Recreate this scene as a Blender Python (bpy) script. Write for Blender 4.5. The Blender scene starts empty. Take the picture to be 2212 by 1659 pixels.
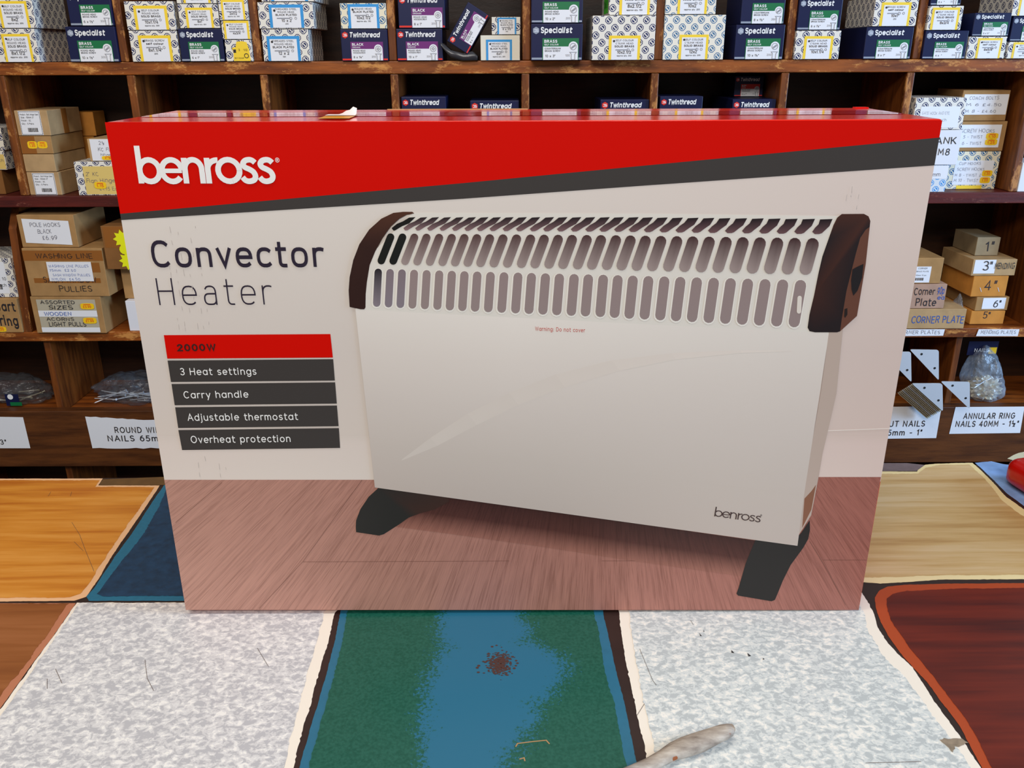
import bpy, bmesh, math, random
from mathutils import Vector, Matrix, noise
random.seed(7)
SC = bpy.context.scene
COL = SC.collection
# ------------------------------------------------------------------ camera
YAW, PITCH, ROLL = 0.00251, 0.36664, -0.003658
CP = Vector((-0.0114, -0.66134, 0.47537)); FPX = 1849.9
def cam_axes():
    cy, sy, cp, sp, cr, sr = math.cos(YAW), math.sin(YAW), math.cos(PITCH), math.sin(PITCH), math.cos(ROLL), math.sin(ROLL)
    f = Vector((sy*cp, cy*cp, -sp)); r = Vector((cy, -sy, 0)); u = r.cross(f)
    return r*cr + u*sr, u*cr - r*sr, f
CR, CU, CF = cam_axes()
cam = bpy.data.cameras.new('camera'); cam.sensor_fit = 'HORIZONTAL'; cam.sensor_width = 36
cam.lens = FPX/2212*36; cam.clip_start = .01; cam.clip_end = 50
co = bpy.data.objects.new('camera', cam); COL.objects.link(co)
co.matrix_world = Matrix(((CR.x, CU.x, -CF.x, CP.x), (CR.y, CU.y, -CF.y, CP.y), (CR.z, CU.z, -CF.z, CP.z), (0, 0, 0, 1)))
SC.camera = co
SC.view_settings.view_transform = 'Standard'; SC.view_settings.look = 'None'
SC.view_settings.exposure = -0.1; SC.view_settings.gamma = 1
# ------------------------------------------------------------------ world and lights
w = bpy.data.worlds.new('world'); SC.world = w; w.use_nodes = True
w.node_tree.nodes['Background'].inputs[0].default_value = (1.0, .95, .89, 1)
w.node_tree.nodes['Background'].inputs[1].default_value = .17
def area(name, loc, target, sx, sy, power, color):
    l = bpy.data.lights.new(name, 'AREA'); l.shape = 'RECTANGLE'; l.size = sx; l.size_y = sy; l.energy = power; l.color = color
    o = bpy.data.objects.new(name, l); COL.objects.link(o); o.location = loc
    o.rotation_euler = (Vector(target)-Vector(loc)).to_track_quat('-Z', 'Y').to_euler(); return o
area('ceiling_lamp', (-.35, -.25, 1.75), (-.35, .1, 0), 1.5, .25, 17, (1, .94, .87))
area('ceiling_lamp', (-.2, -2.1, 1.75), (-.1, .3, .1), 2.2, .5, 47, (1, .955, .90))
area('window_daylight', (3.0, -.35, .75), (.2, .9, .2), .9, 1.4, 105, (.40, .64, 1))
# ------------------------------------------------------------------ helpers
def ray(u, v):
    return CR*((u-1106)/FPX) - CU*((v-829.5)/FPX) + CF
ZC = -.004
def onz(u, v, z=ZC):
    d = ray(u, v); return CP + d*((z-CP.z)/d.z)
def ony(u, v, Y):
    d = ray(u, v); return CP + d*((Y-CP.y)/d.y)
def s2l(c):
    c /= 255; return c/12.92 if c <= .04045 else ((c+.055)/1.055)**2.4
def lin(rgb): return tuple(s2l(c) for c in rgb)+(1,)
MATS = {}
def new_mat(name):
    m = bpy.data.materials.new(name); m.use_nodes = True
    return m, m.node_tree, m.node_tree.nodes['Principled BSDF']
class NT:
    def __init__(s, nt): s.nt = nt
    def __call__(s, typ, **kw):
        n = s.nt.nodes.new(typ)
        for k, v in kw.items():
            if k.startswith('i_'):
                key = k[2:]; key = int(key) if key.isdigit() else key
                if isinstance(v, bpy.types.NodeSocket): s.nt.links.new(v, n.inputs[key])
                else: n.inputs[key].default_value = v
            else: setattr(n, k, v)
        return n
    def math(s, op, a, b=None, c=None):
        n = s.nt.nodes.new('ShaderNodeMath'); n.operation = op
        for i, v in enumerate((a, b, c)):
            if v is None: continue
            if isinstance(v, bpy.types.NodeSocket): s.nt.links.new(v, n.inputs[i])
            else: n.inputs[i].default_value = v
        return n.outputs[0]
    def mix(s, f, a, b):
        n = s.nt.nodes.new('ShaderNodeMix'); n.data_type = 'RGBA'
        for i, v in ((0, f), (6, a), (7, b)):
            if isinstance(v, bpy.types.NodeSocket): s.nt.links.new(v, n.inputs[i])
            else: n.inputs[i].default_value = v
        return n.outputs[2]
    def ramp(s, fac, stops, const=False):
        n = s.nt.nodes.new('ShaderNodeValToRGB'); cr = n.color_ramp
        if const: cr.interpolation = 'CONSTANT'
        while len(cr.elements) > 1: cr.elements.remove(cr.elements[-1])
        cr.elements[0].position = stops[0][0]; cr.elements[0].color = stops[0][1]
        for p, c in stops[1:]: cr.elements.new(p).color = c
        s.nt.links.new(fac, n.inputs[0]); return n.outputs[0]
    def noise(s, scale, stretch=(1, 1, 1), detail=3, rough=.55, coord='Object', rot=(0, 0, 0), dist=0):
        tc = s('ShaderNodeTexCoord'); mp = s('ShaderNodeMapping', i_Vector=tc.outputs[coord])
        mp.inputs['Scale'].default_value = stretch; mp.inputs['Rotation'].default_value = rot
        n = s('ShaderNodeTexNoise', i_Vector=mp.outputs[0], i_Scale=scale, i_Detail=detail, i_Roughness=rough)
        n.inputs['Distortion'].default_value = dist
        return n.outputs['Fac']
def plain(name, rgb, rough=.6, metal=0, spec=.5, vary=0, scale=60):
    if name in MATS: return MATS[name]
    m, nt, b = new_mat(name); N = NT(nt)
    b.inputs['Roughness'].default_value = rough; b.inputs['Metallic'].default_value = metal
    b.inputs['Specular IOR Level'].default_value = spec
    c = lin(rgb)
    if vary:
        f = N.noise(scale)
        d = tuple(x*(1-vary) for x in c[:3])+(1,); e = tuple(min(1, x*(1+vary)) for x in c[:3])+(1,)
        nt.links.new(N.ramp(f, [(.3, d), (.7, e)]), b.inputs['Base Color'])
    else: b.inputs['Base Color'].default_value = c
    MATS[name] = m; return m
def attr_mat(name, rough=.5, spec=.3, grain=False):
    """printed picture: the ink colour is stored per vertex in 'ink'"""
    if name in MATS: return MATS[name]
    m, nt, b = new_mat(name); N = NT(nt)
    a = N('ShaderNodeAttribute', attribute_name='ink')
    c = a.outputs['Color']
    if grain:
        tc = N('ShaderNodeTexCoord'); sp = N('ShaderNodeSeparateXYZ', i_0=tc.outputs['Object'])   # boards converge on the picture's own vanishing point
        vp = ony(1304, 383, 0)
        dz = N.math('SUBTRACT', vp.z, sp.outputs[2]); an = N.math('DIVIDE', N.math('SUBTRACT', sp.outputs[0], vp.x), dz); dp = N.math('DIVIDE', .3, dz)
        cb = N('ShaderNodeCombineXYZ', i_0=an, i_1=dp)
        def gn(sx, sy, sc, det, ds):
            mp = N('ShaderNodeMapping', i_Vector=cb.outputs[0]); mp.inputs['Scale'].default_value = (sx, sy, 1)
            n = N('ShaderNodeTexNoise', i_Vector=mp.outputs[0], i_Scale=sc, i_Detail=det, i_Roughness=.62); n.inputs['Distortion'].default_value = ds
            return n.outputs['Fac']
        k = N.math('MULTIPLY', gn(26, .9, 14, 4, .5), .62); k = N.math('MULTIPLY_ADD', gn(16, .8, 5, 3, 1.2), .42, k)
        k = N.math('MULTIPLY_ADD', gn(2, 2, 2, 2, 0), .1, k)
        mlt = N.ramp(k, [(.46, (.74, .69, .67, 1)), (.56, (.97, .96, .96, 1)), (.66, (1.10, 1.09, 1.08, 1))])
        mm = N('ShaderNodeMix', data_type='RGBA', blend_type='MULTIPLY'); mm.inputs[0].default_value = 1
        nt.links.new(c, mm.inputs[6]); nt.links.new(mlt, mm.inputs[7]); c = mm.outputs[2]
    nt.links.new(c, b.inputs['Base Color'])
    b.inputs['Roughness'].default_value = rough; b.inputs['Specular IOR Level'].default_value = spec
    MATS[name] = m; return m
def wood_mat(name, dark, mid, light, wear=.62, axis='X', rough=.45, spec=.4, edge=False):
    if name in MATS: return MATS[name]
    m, nt, b = new_mat(name); N = NT(nt)
    st = (.12, 1, 1) if axis == 'X' else (1, 1, .12)
    g = N.noise(70, st, 4, .6)
    base = N.ramp(g, [(.32, lin(dark)), (.62, lin(mid))])
    w1 = N.noise(34, (.4, 1, 1.1) if axis == 'X' else (1.1, 1, .4), 7, .78)
    wm = N.ramp(w1, [(wear-.02, (0, 0, 0, 1)), (wear+.06, (.9, .9, .9, 1))])
    if edge:                                            # knocks and rubs only on the exposed front edges
        sy = N('ShaderNodeSeparateXYZ', i_0=N('ShaderNodeTexCoord').outputs['Object'])
        wm = N.math('MULTIPLY', wm, N.math('LESS_THAN', sy.outputs[1], .006))
    nt.links.new(N.mix(wm, base, lin(light)), b.inputs['Base Color'])
    b.inputs['Roughness'].default_value = rough; b.inputs['Specular IOR Level'].default_value = spec
    bp = N('ShaderNodeBump', i_Height=w1); bp.inputs['Strength'].default_value = .25; bp.inputs['Distance'].default_value = .002
    nt.links.new(bp.outputs[0], b.inputs['Normal'])
    MATS[name] = m; return m
def pattern_mat(name, paper, ink):
    """white carton printed with staggered octagonal screw-head marks (UV in metres)"""
    if name in MATS: return MATS[name]
    m, nt, b = new_mat(name); N = NT(nt)
    tc = N('ShaderNodeTexCoord'); sp = N('ShaderNodeSeparateXYZ', i_0=tc.outputs['UV'])
    px, py = .0215, .0235
    tot = None
    for ox, oy in ((0, 0), (.5, .5)):
        x = N.math('MULTIPLY', N.math('SUBTRACT', N.math('FRACT', N.math('MULTIPLY_ADD', sp.outputs[0], 1/px, ox)), .5), px)
        y = N.math('MULTIPLY', N.math('SUBTRACT', N.math('FRACT', N.math('MULTIPLY_ADD', sp.outputs[1], 1/py, oy)), .5), py)
        ax, ay = N.math('ABSOLUTE', x), N.math('ABSOLUTE', y)
        d = N.math('MAXIMUM', N.math('MAXIMUM', ax, ay), N.math('MULTIPLY', N.math('ADD', ax, ay), .74))
        r = N.math('SQRT', N.math('ADD', N.math('MULTIPLY', x, x), N.math('MULTIPLY', y, y)))
        ring = N.math('MULTIPLY', N.math('LESS_THAN', d, .0060), N.math('GREATER_THAN', d, .0047))
        sl = N.math('GREATER_THAN', N.math('ABSOLUTE', N.math('MULTIPLY', N.math('ADD', x, y), .707)), .0009)
        inn = N.math('MULTIPLY', N.math('LESS_THAN', r, .0036), sl)
        k = N.math('MAXIMUM', ring, inn)
        tot = k if tot is None else N.math('MAXIMUM', tot, k)
    nt.links.new(N.mix(tot, lin(paper), lin(ink)), b.inputs['Base Color'])
    b.inputs['Roughness'].default_value = .55; b.inputs['Specular IOR Level'].default_value = .3
    MATS[name] = m; return m
def card_mat(name, rgb): return plain(name, rgb, .8, 0, .15, .12, 35)
# --- object helpers
def tag(o, label, cat, group=None):
    o['label'] = label; o['category'] = cat
    if group: o['group'] = group
    return o
def thing(name, label, cat, loc=(0, 0, 0), rot=(0, 0, 0), group=None):
    o = bpy.data.objects.new(name, None); COL.objects.link(o); o.empty_display_size = .02
    o.location = loc; o.rotation_euler = rot
    return tag(o, label, cat, group)
def mesh(name, verts, faces, mats, fm=None, parent=None, uv=None, smooth=False, label=None):
    me = bpy.data.meshes.new(name); me.from_pydata([tuple(v) for v in verts], [], faces)
    for m in (mats if isinstance(mats, (list, tuple)) else [mats]): me.materials.append(m)
    if fm: me.polygons.foreach_set('material_index', fm)
    if smooth: me.polygons.foreach_set('use_smooth', [True]*len(me.polygons))
    me.update()
    o = bpy.data.objects.new(name, me); COL.objects.link(o)
    if parent: o.parent = parent
    if label: o['label'] = label
    return o
def flat(name, polys, parent, y=0.0, label=None, axis='y', attrs=None):
    """one mesh of flat 2D polygons [(pts, material)], facing -y (or +z), y offset = depth"""
    verts, faces, mats, fm = [], [], [], []; st = 0
    for pts, m in polys:
        i = len(verts)
        up = 2.5e-6*(st % 60); st += 1                  # each piece of a stroke a hair above the last
        A = sum(pts[k][0]*pts[(k+1) % len(pts)][1]-pts[(k+1) % len(pts)][0]*pts[k][1] for k in range(len(pts)))
        if A < 0: pts = pts[::-1]
        for p in pts:
            dz = (p[2] if len(p) > 2 else 0)+up
            verts.append((p[0], y-dz, p[1]) if axis == 'y' else (p[0], p[1], y+dz))
        faces.append(list(range(i, i+len(pts))))
        if m not in mats: mats.append(m)
        fm.append(mats.index(m))
    return mesh(name, verts, faces, mats, fm, parent, label=label)
def lift(polys, dz): return [([(p[0], p[1], dz) for p in pts], m) for pts, m in polys]
def box(name, x0, x1, y0, y1, z0, z1, m, parent=None, bev=.0008, label=None, uvoff=(0, 0)):
    bm = bmesh.new(); bmesh.ops.create_cube(bm, size=1)
    for v in bm.verts:
        v.co = Vector((x0+(v.co.x+.5)*(x1-x0), y0+(v.co.y+.5)*(y1-y0), z0+(v.co.z+.5)*(z1-z0)))
    if bev: bmesh.ops.bevel(bm, geom=bm.edges[:], offset=bev, segments=2, affect='EDGES', profile=.5)
    uvl = bm.loops.layers.uv.new('UVMap'); bm.normal_update()
    for f in bm.faces:
        n = f.normal; a = max(range(3), key=lambda i: abs(n[i]))
        for l in f.loops:
            c = l.vert.co
            l[uvl].uv = ((c.y, c.z), (c.x, c.z), (c.x, c.y))[a]
            l[uvl].uv.x += uvoff[0]; l[uvl].uv.y += uvoff[1]
    me = bpy.data.meshes.new(name); bm.to_mesh(me); bm.free(); me.materials.append(m)
    o = bpy.data.objects.new(name, me); COL.objects.link(o)
    if parent: o.parent = parent
    if label: o['label'] = label
    return o
# ------------------------------------------------------------------ stroke lettering
G = {}
def g(ch, adv, s): G[ch] = (adv, s)
g('a', .66, '@.28,.35,.28,.35,0,360|.56,.7 .56,0')
g('ä', .60, '@.26,.46,.22,.24,150,0 .48,0|.48,.41 .2,.41 @.2,.205,.2,.205,90,270 .28,0 @.28,.2,.2,.2,270,360')
g('b', .66, '0,1 0,0|@.28,.35,.28,.35,0,360'); g('c', .55, '@.28,.35,.28,.35,48,312')
g('d', .66, '.56,1 .56,0|@.28,.35,.28,.35,0,360'); g('e', .64, '0,.36 .57,.36 @.285,.35,.285,.35,2,312')
g('f', .40, '.12,0 .12,.8 @.3,.8,.18,.2,180,90 .36,1|0,.7 .34,.7')
g('g', .66, '@.28,.35,.28,.35,0,360|.56,.7 .56,-.03 @.3,-.03,.26,.25,0,-150')
g('h', .60, '0,1 0,0|0,.4 @.25,.42,.25,.28,180,0 .5,0'); g('i', .16, '0,.7 0,0|0,.88 0,.99')
g('j', .2, '.08,.7 .08,-.1 @-.06,-.1,.14,.18,0,-90|.08,.88 .08,.99'); g('k', .52, '0,1 0,0|.44,.7 0,.26|.15,.41 .48,0')
g('l', .16, '0,1 0,0'); g('m', .92, '0,.7 0,0|0,.45 @.2,.45,.2,.25,180,0 .4,0|.4,.45 @.6,.45,.2,.25,180,0 .8,0')
g('n', .60, '0,.7 0,0|0,.4 @.25,.42,.25,.28,180,0 .5,0'); g('o', .67, '@.285,.35,.285,.35,0,360')
g('p', .66, '0,.7 0,-.28|@.28,.35,.28,.35,0,360'); g('q', .66, '.56,.7 .56,-.28|@.28,.35,.28,.35,0,360')
g('r', .38, '0,.7 0,0|0,.38 @.24,.42,.24,.28,180,65'); g('s', .50, '@.21,.525,.195,.175,35,270 @.21,.175,.21,.175,90,-145')
g('t', .42, '.12,.95 .12,.18 @.28,.18,.16,.18,180,270 .36,0|0,.7 .36,.7')
g('u', .60, '0,.7 0,.28 @.25,.28,.25,.28,180,360 .5,.7|.5,.7 .5,0'); g('v', .56, '0,.7 .25,0 .5,.7')
g('w', .84, '0,.7 .19,0 .38,.68 .57,0 .76,.7'); g('x', .52, '0,.7 .46,0|.46,.7 0,0')
g('y', .56, '0,.7 .26,.03|.52,.7 .16,-.28'); g('z', .5, '0,.7 .44,.7 0,0 .46,0')
g('A', .78, '0,0 .35,1 .70,0|.13,.34 .57,.34')
g('B', .68, '0,0 0,1 .3,1 @.3,.76,.24,.24,90,-90 0,.52|.3,.52 @.32,.26,.26,.26,90,-90 0,0')
g('C', .74, '@.35,.5,.35,.5,48,312'); g('D', .74, '0,0 0,1 .24,1 @.24,.5,.4,.5,90,-90 0,0')
g('E', .6, '.5,1 0,1 0,0 .5,0|0,.52 .44,.52'); g('F', .56, '.48,1 0,1 0,0|0,.5 .42,.5')
g('G', .8, '@.36,.5,.36,.5,48,350 .71,.48 .42,.48'); g('H', .74, '0,0 0,1|.62,0 .62,1|0,.52 .62,.52')
g('I', .16, '0,0 0,1'); g('J', .5, '.36,1 .36,.25 @.18,.25,.18,.25,0,-180'); g('K', .64, '0,0 0,1|.54,1 0,.38|.18,.58 .56,0')
g('L', .54, '0,1 0,0 .46,0'); g('M', .86, '0,0 .04,1 .37,.3 .70,1 .74,0'); g('N', .76, '0,0 0,1 .62,0 .62,1')
g('O', .86, '@.38,.5,.38,.5,0,360'); g('P', .62, '0,0 0,1 .28,1 @.28,.74,.26,.26,90,-90 0,.48')
g('Q', .86, '@.38,.5,.38,.5,0,360|.48,.25 .76,-.02'); g('R', .68, '0,0 0,1 .28,1 @.28,.74,.26,.26,90,-90 0,.48|.28,.48 .56,0')
g('S', .62, '@.27,.745,.24,.255,30,270 @.27,.245,.26,.245,90,-150'); g('T', .66, '0,1 .58,1|.29,1 .29,0')
g('U', .72, '0,1 0,.3 @.3,.3,.3,.3,180,360 .6,1'); g('V', .7, '0,1 .32,0 .64,1')
g('W', 1.0, '0,1 .23,0 .46,.95 .69,0 .92,1'); g('X', .66, '0,1 .58,0|.58,1 0,0'); g('Y', .66, '0,1 .29,.48 .58,1|.29,.48 .29,0')
g('Z', .62, '0,1 .54,1 0,0 .56,0')
g('0', .64, '@.27,.5,.27,.5,0,360'); g('1', .34, '0,.8 .2,1 .2,0'); g('2', .6, '@.25,.74,.24,.26,170,-30 0,0 .52,0')
g('3', .6, '@.24,.76,.23,.24,150,-90 .2,.52|.2,.52 @.24,.26,.26,.26,90,-150'); g('4', .64, '.4,0 .4,1 0,.28 .54,.28')
g('5', .6, '.46,1 .08,1 .04,.55 @.23,.32,.26,.32,130,-145'); g('6', .62, '@.26,.32,.26,.32,0,360|.02,.38 @.42,.38,.4,.62,180,95')
g('7', .56, '0,1 .5,1 .16,0'); g('8', .6, '@.25,.76,.21,.24,0,360|@.25,.27,.25,.27,0,360'); g('9', .62, '@.26,.68,.26,.32,0,360|.5,.62 @.1,.62,.4,.62,0,-85')
g('"', .3, '.02,1 .0,.72|.16,1 .14,.72'); g('-', .44, '.04,.42 .34,.42'); g('/', .4, '0,-.05 .3,1.05'); g('.', .2, '.04,.0 .04,.07')
g(':', .2, '.04,0 .04,.08|.04,.5 .04,.58'); g("'", .16, '.04,1 .02,.74'); g('£', .62, '.5,.86 @.32,.78,.18,.22,45,180 .14,.0|0,.0 .5,.0|.02,.45 .38,.45')
g('½', .8, '0,.9 .1,1 .1,.55|0,.5 .6,.52|@.42,.32,.12,.12,170,-30 .28,-.02 .58,-.02'); g('¼', .8, '0,.9 .1,1 .1,.55|0,.3 .6,.7|.5,0 .5,.4 .3,.13 .58,.13')
g(' ', .32, ''); g('®', .9, '@.4,.5,.4,.5,0,360|.28,.25 .28,.75 .42,.75 @.42,.63,.12,.12,90,-90 .28,.51|.42,.51 .54,.25')
def glyph_lines(ch, sq):
    adv, s = G.get(ch, G[' ']); out = []
    for st in s.split('|'):
        pts = []
        for t in st.split():
            if t[0] == '@':
                cx, cy, rx, ry, a0, a1 = map(float, t[1:].split(','))
                n = max(3, int(abs(a1-a0)/18)+1)
                for k in range(n+1):
                    a = math.radians(a0+(a1-a0)*k/n); c, q = math.cos(a), math.sin(a)
                    e = 2/sq
                    pts.append((cx+rx*math.copysign(abs(c)**e, c), cy+ry*math.copysign(abs(q)**e, q)))
            else: pts.append(tuple(map(float, t.split(','))))
        clean = []
        for p in pts:
            if not clean or math.hypot(p[0]-clean[-1][0], p[1]-clean[-1][1]) > 1e-4: clean.append(p)
        if len(clean) > 1: out.append(clean)
    return adv, out
def ribbon(pts, hw, cap=0.0):
    n = len(pts); closed = n > 3 and math.hypot(pts[0][0]-pts[-1][0], pts[0][1]-pts[-1][1]) < 1e-3
    if closed: pts = pts[:-1]; n -= 1
    def dirv(a, b):
        L = math.hypot(b[0]-a[0], b[1]-a[1]) or 1; return ((b[0]-a[0])/L, (b[1]-a[1])/L)
    if cap and not closed:
        d = dirv(pts[0], pts[1]); e = dirv(pts[-2], pts[-1]); pts = list(pts)
        pts[0] = (pts[0][0]-d[0]*cap, pts[0][1]-d[1]*cap); pts[-1] = (pts[-1][0]+e[0]*cap, pts[-1][1]+e[1]*cap)
    L, R = [], []
    for i, p in enumerate(pts):
        if closed: d0, d1 = dirv(pts[i-1], p), dirv(p, pts[(i+1) % n])
        else:
            d1 = dirv(p, pts[i+1]) if i < n-1 else dirv(pts[i-1], p); d0 = dirv(pts[i-1], p) if i else d1
        nx, ny = -(d0[1]+d1[1]), d0[0]+d1[0]; q = math.hypot(nx, ny) or 1; nx /= q; ny /= q
        c = max(.45, nx*-d1[1]+ny*d1[0]); k = hw/c
        L.append((p[0]+nx*k, p[1]+ny*k)); R.append((p[0]-nx*k, p[1]-ny*k))
    m = n if closed else n-1
    return [[L[i], L[(i+1) % n], R[(i+1) % n], R[i]] for i in range(m)]
def text_quads(s, wt=.12, sp=.08, sq=2.0, shear=0, jit=0, cap=None):
    """letters of unit cap height -> (quads, width)"""
    out, x = [], wt/2
    if not s: return [], 1
    R = random.Random(hash(len(s))+len(s)*3+ord(s[0]))
    for ch in s:
        adv, lines = glyph_lines(ch, sq)
        a = R.uniform(-.12, .12)*jit; dy = R.uniform(-.08, .08)*jit; sc = 1+R.uniform(-.1, .1)*jit
        for ln in lines:
            pts = []
            for px, py in ln:
                py = wt/2+py*(1-wt) if py >= 0 else py+wt/2
                px, py = (px+a*py)*sc, py*sc+dy
                pts.append((x+px+shear*py, py))
            out += ribbon(pts, wt/2, wt*.35 if cap is None else cap)
        x += adv+sp+(wt*.9 if adv > .2 else wt)
    return out, x-sp-wt*.4
def text2d(s, x, y, h, m, width=None, align='l', rot=0, **kw):
    qs, wd = text_quads(s, **kw); sx = h
    if width: sx = width/wd
    if align == 'c': x -= wd*sx/2
    if align == 'r': x -= wd*sx
    c, q = math.cos(rot), math.sin(rot)
    return [([(x+(p[0]*sx*c-p[1]*h*q), y+(p[0]*sx*q+p[1]*h*c)) for p in Q], m) for Q in qs]
def rect(x0, x1, y0, y1, m): return ([(x0, y0), (x1, y0), (x1, y1), (x0, y1)], m)
def disc(cx, cy, r, m, n=20, a0=0, ry=None): return ([(cx+r*math.cos(a0+2*math.pi*k/n), cy+(ry or r)*math.sin(a0+2*math.pi*k/n)) for k in range(n)], m)
def ring(cx, cy, r, t, m, n=20): return [(q, m) for q in ribbon([(cx+r*math.cos(2*math.pi*k/n), cy+r*math.sin(2*math.pi*k/n)) for k in range(n+1)], t/2)]
# ------------------------------------------------------------------ materials
INK = plain('black_ink', (34, 30, 34), .6); INK2 = plain('grey_ink', (150, 150, 155), .6); INKG = plain('faint_ink', (95, 95, 110), .6)
WHITE = plain('white_paper', (236, 236, 238), .6, 0, .3); PRINTW = plain('white_print', (240, 240, 238), .45, 0, .3)
RED = plain('red_print', (212, 10, 0), .34, 0, .18); GREY = plain('charcoal_print', (62, 58, 56), .42, 0, .35)
NAVY = plain('navy_card', (22, 28, 66), .4, 0, .35); GREEN = plain('green_print', (10, 112, 62), .45); PURP = plain('purple_print', (112, 30, 112), .45)
REDP = plain('orange_red_print', (226, 44, 26), .45); SILV = plain('silver_print', (150, 158, 172), .4)
YEL = plain('yellow_print', (250, 212, 50), .5); BLUE = plain('blue_print', (48, 150, 215), .5); STICK = plain('yellow_sticker', (252, 205, 20), .5)
ORAN = plain('orange_ink', (235, 90, 30), .5); BLUEINK = plain('blue_ink', (40, 90, 170), .6)
PAT = pattern_mat('octagon_pattern_card', (234, 228, 214), (38, 46, 92)); PATB = pattern_mat('octagon_pattern_cream_card', (236, 226, 196), (48, 104, 150))
CARD = card_mat('brown_card', (172, 132, 84)); CARDL = card_mat('pale_brown_card', (186, 152, 108)); CARDD = card_mat('dark_brown_card', (136, 92, 50)); CARDO = card_mat('orange_card', (206, 138, 62))
KRAFT = plain('parcel_tape', (150, 92, 38), .3, 0, .5)
WSH = wood_mat('stained_shelf_wood', (92, 42, 12), (158, 84, 28), (212, 146, 76), .54, edge=True)
WDV = wood_mat('stained_divider_wood', (78, 36, 10), (130, 70, 24), (196, 134, 72), .54, 'Z', edge=True)
WMR = wood_mat('maroon_shelf_wood', (62, 18, 16), (96, 32, 24), (158, 96, 76), .62)
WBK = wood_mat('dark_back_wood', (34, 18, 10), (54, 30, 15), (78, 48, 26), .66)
WFR = wood_mat('brown_front_board_wood', (70, 36, 14), (104, 58, 24), (134, 84, 44), .68)
METAL = plain('galvanised_steel', (222, 228, 234), .42, .35)
METALD = plain('dull_steel', (206, 198, 172), .36, .3); DARK = plain('dark_hole', (20, 20, 22), .8)
# ------------------------------------------------------------------ setting
Y0 = .95; ZF = -.95
def slab(name, x0, x1, y0, y1, z0, z1, m):
    o = box(name, x0, x1, y0, y1, z0, z1, m, None, 0); o['kind'] = 'structure'; return o
slab('floor', -3, 3, -3, 1.6, ZF-.05, ZF, wood_mat('floor_boards', (60, 44, 34), (88, 66, 50), (100, 78, 60), .7))
slab('wall_back', -3, 3, 1.2, 1.3, ZF, 1.9, plain('cream_wall', (190, 176, 150), .8, vary=.06, scale=8))
# ------------------------------------------------------------------ shelving unit
unit = thing('pigeonhole_shelving', 'dark stained wooden pigeonhole shelving full of small stock boxes behind the counter', 'shelving', (0, Y0, ZF))
def sp(name, x0, x1, y0, y1, z0, z1, m, label=None, bev=.0015):
    return box(name, x0, x1, y0-Y0, y1-Y0, z0-ZF, z1-ZF, m, unit, bev, label)
Z1, Z1b = ony(1100, 131, Y0).z, ony(1100, 159, Y0).z
Z2, Z2b = ony(1100, 419, Y0).z, ony(1100, 443, Y0).z
Z3, Z3b = ony(0, 718, Y0).z, ony(0, 738, Y0).z
Z4, Z4b = ony(0, 884, Y0).z, ony(0, 1003, Y0).z
ZT = Z1+.235
XL, XR = -1.20, 1.20; YB = Y0+.205
sp('shelf', XL, XR, Y0, YB, ZT, ZT+.023, WSH)
sp('shelf', XL, XR, Y0, YB, Z1b, Z1, WSH)
sp('shelf', XL, XR, Y0-.004, YB, Z2b, Z2, WMR, 'maroon painted shelf')
sp('shelf', XL, XR, Y0, YB, Z3b, Z3, WSH)
sp('shelf', XL, XR, Y0+.012, YB, Z4-.03, Z4-.014, WSH)
sp('front_board', XL, XR, Y0-.012, Y0+.011, Z4b, Z4, WFR, 'deep front board carrying paper name labels')
sp('shelf', XL, XR, Y0+.012, YB, Z4b, Z4b+.016, WSH)
sp('base_board', XL, XR, Y0+.03, YB, ZF+.0, ZF+.08, WBK)
sp('back_panel', XL, XR, YB, YB+.01, ZF, ZT+.023, WBK)
for x in (XL-.018, XR): sp('side_panel', x, x+.018, Y0, YB+.01, ZF, ZT+.023, WSH)
DIV = []
def divs(xs, v, za, zb, wpx=16, y=Y0+.001):
    for u in xs:
        x = ony(u, v, Y0).x; h = wpx*.87e-3/2; DIV.append((x-h, x+h, za, zb))
        sp('divider', x-h, x+h, y, YB-.0005, za+.0004, zb-.0004, WDV)
divs((-18, 269, 557, 849, 1137, 1421, 1703, 1979, 2256), 130, Z1, ZT)
divs((-2, 280, 568.5, 851, 1135, 1415.5, 1697.5, 1969, 2240), 160, Z2, Z1b)
# lower rows: dividers with a raked front edge, set back at the top
def raked(u, v, za, zb, back, wpx=17):
    x = ony(u, v, Y0).x; h = wpx*.87e-3/2; DIV.append((x-h, x+h, za, zb))
    prof = [(Y0+.001, za+.0004), (YB-.0005, za+.0004), (YB-.0005, zb-.0004), (Y0+back+.03, zb-.0004), (Y0+back, zb-.045)]
    vs = [(sx*h+x, py-Y0, pz-ZF) for sx in (-1, 1) for py, pz in prof]
    n = len(prof); fs = [list(range(n))[::-1], list(range(n, 2*n))]+[[i, (i+1) % n, n+(i+1) % n, n+i] for i in range(n)]
    o = mesh('divider', vs, fs, WDV, None, unit)
raked(64, 735, Z3, Z2b, .022); raked(640, 735, Z3, Z2b, .022); raked(1400, 735, Z3, Z2b, .022); raked(2225, 735, Z3, Z2b, .01)
divs((92, 700, 1420, 2079), 740, Z4-.014, Z3b, 15, Y0+.013)
divs((135, 1100, 2100), 1010, ZF+.08, Z4b, 15, Y0+.02)
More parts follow.
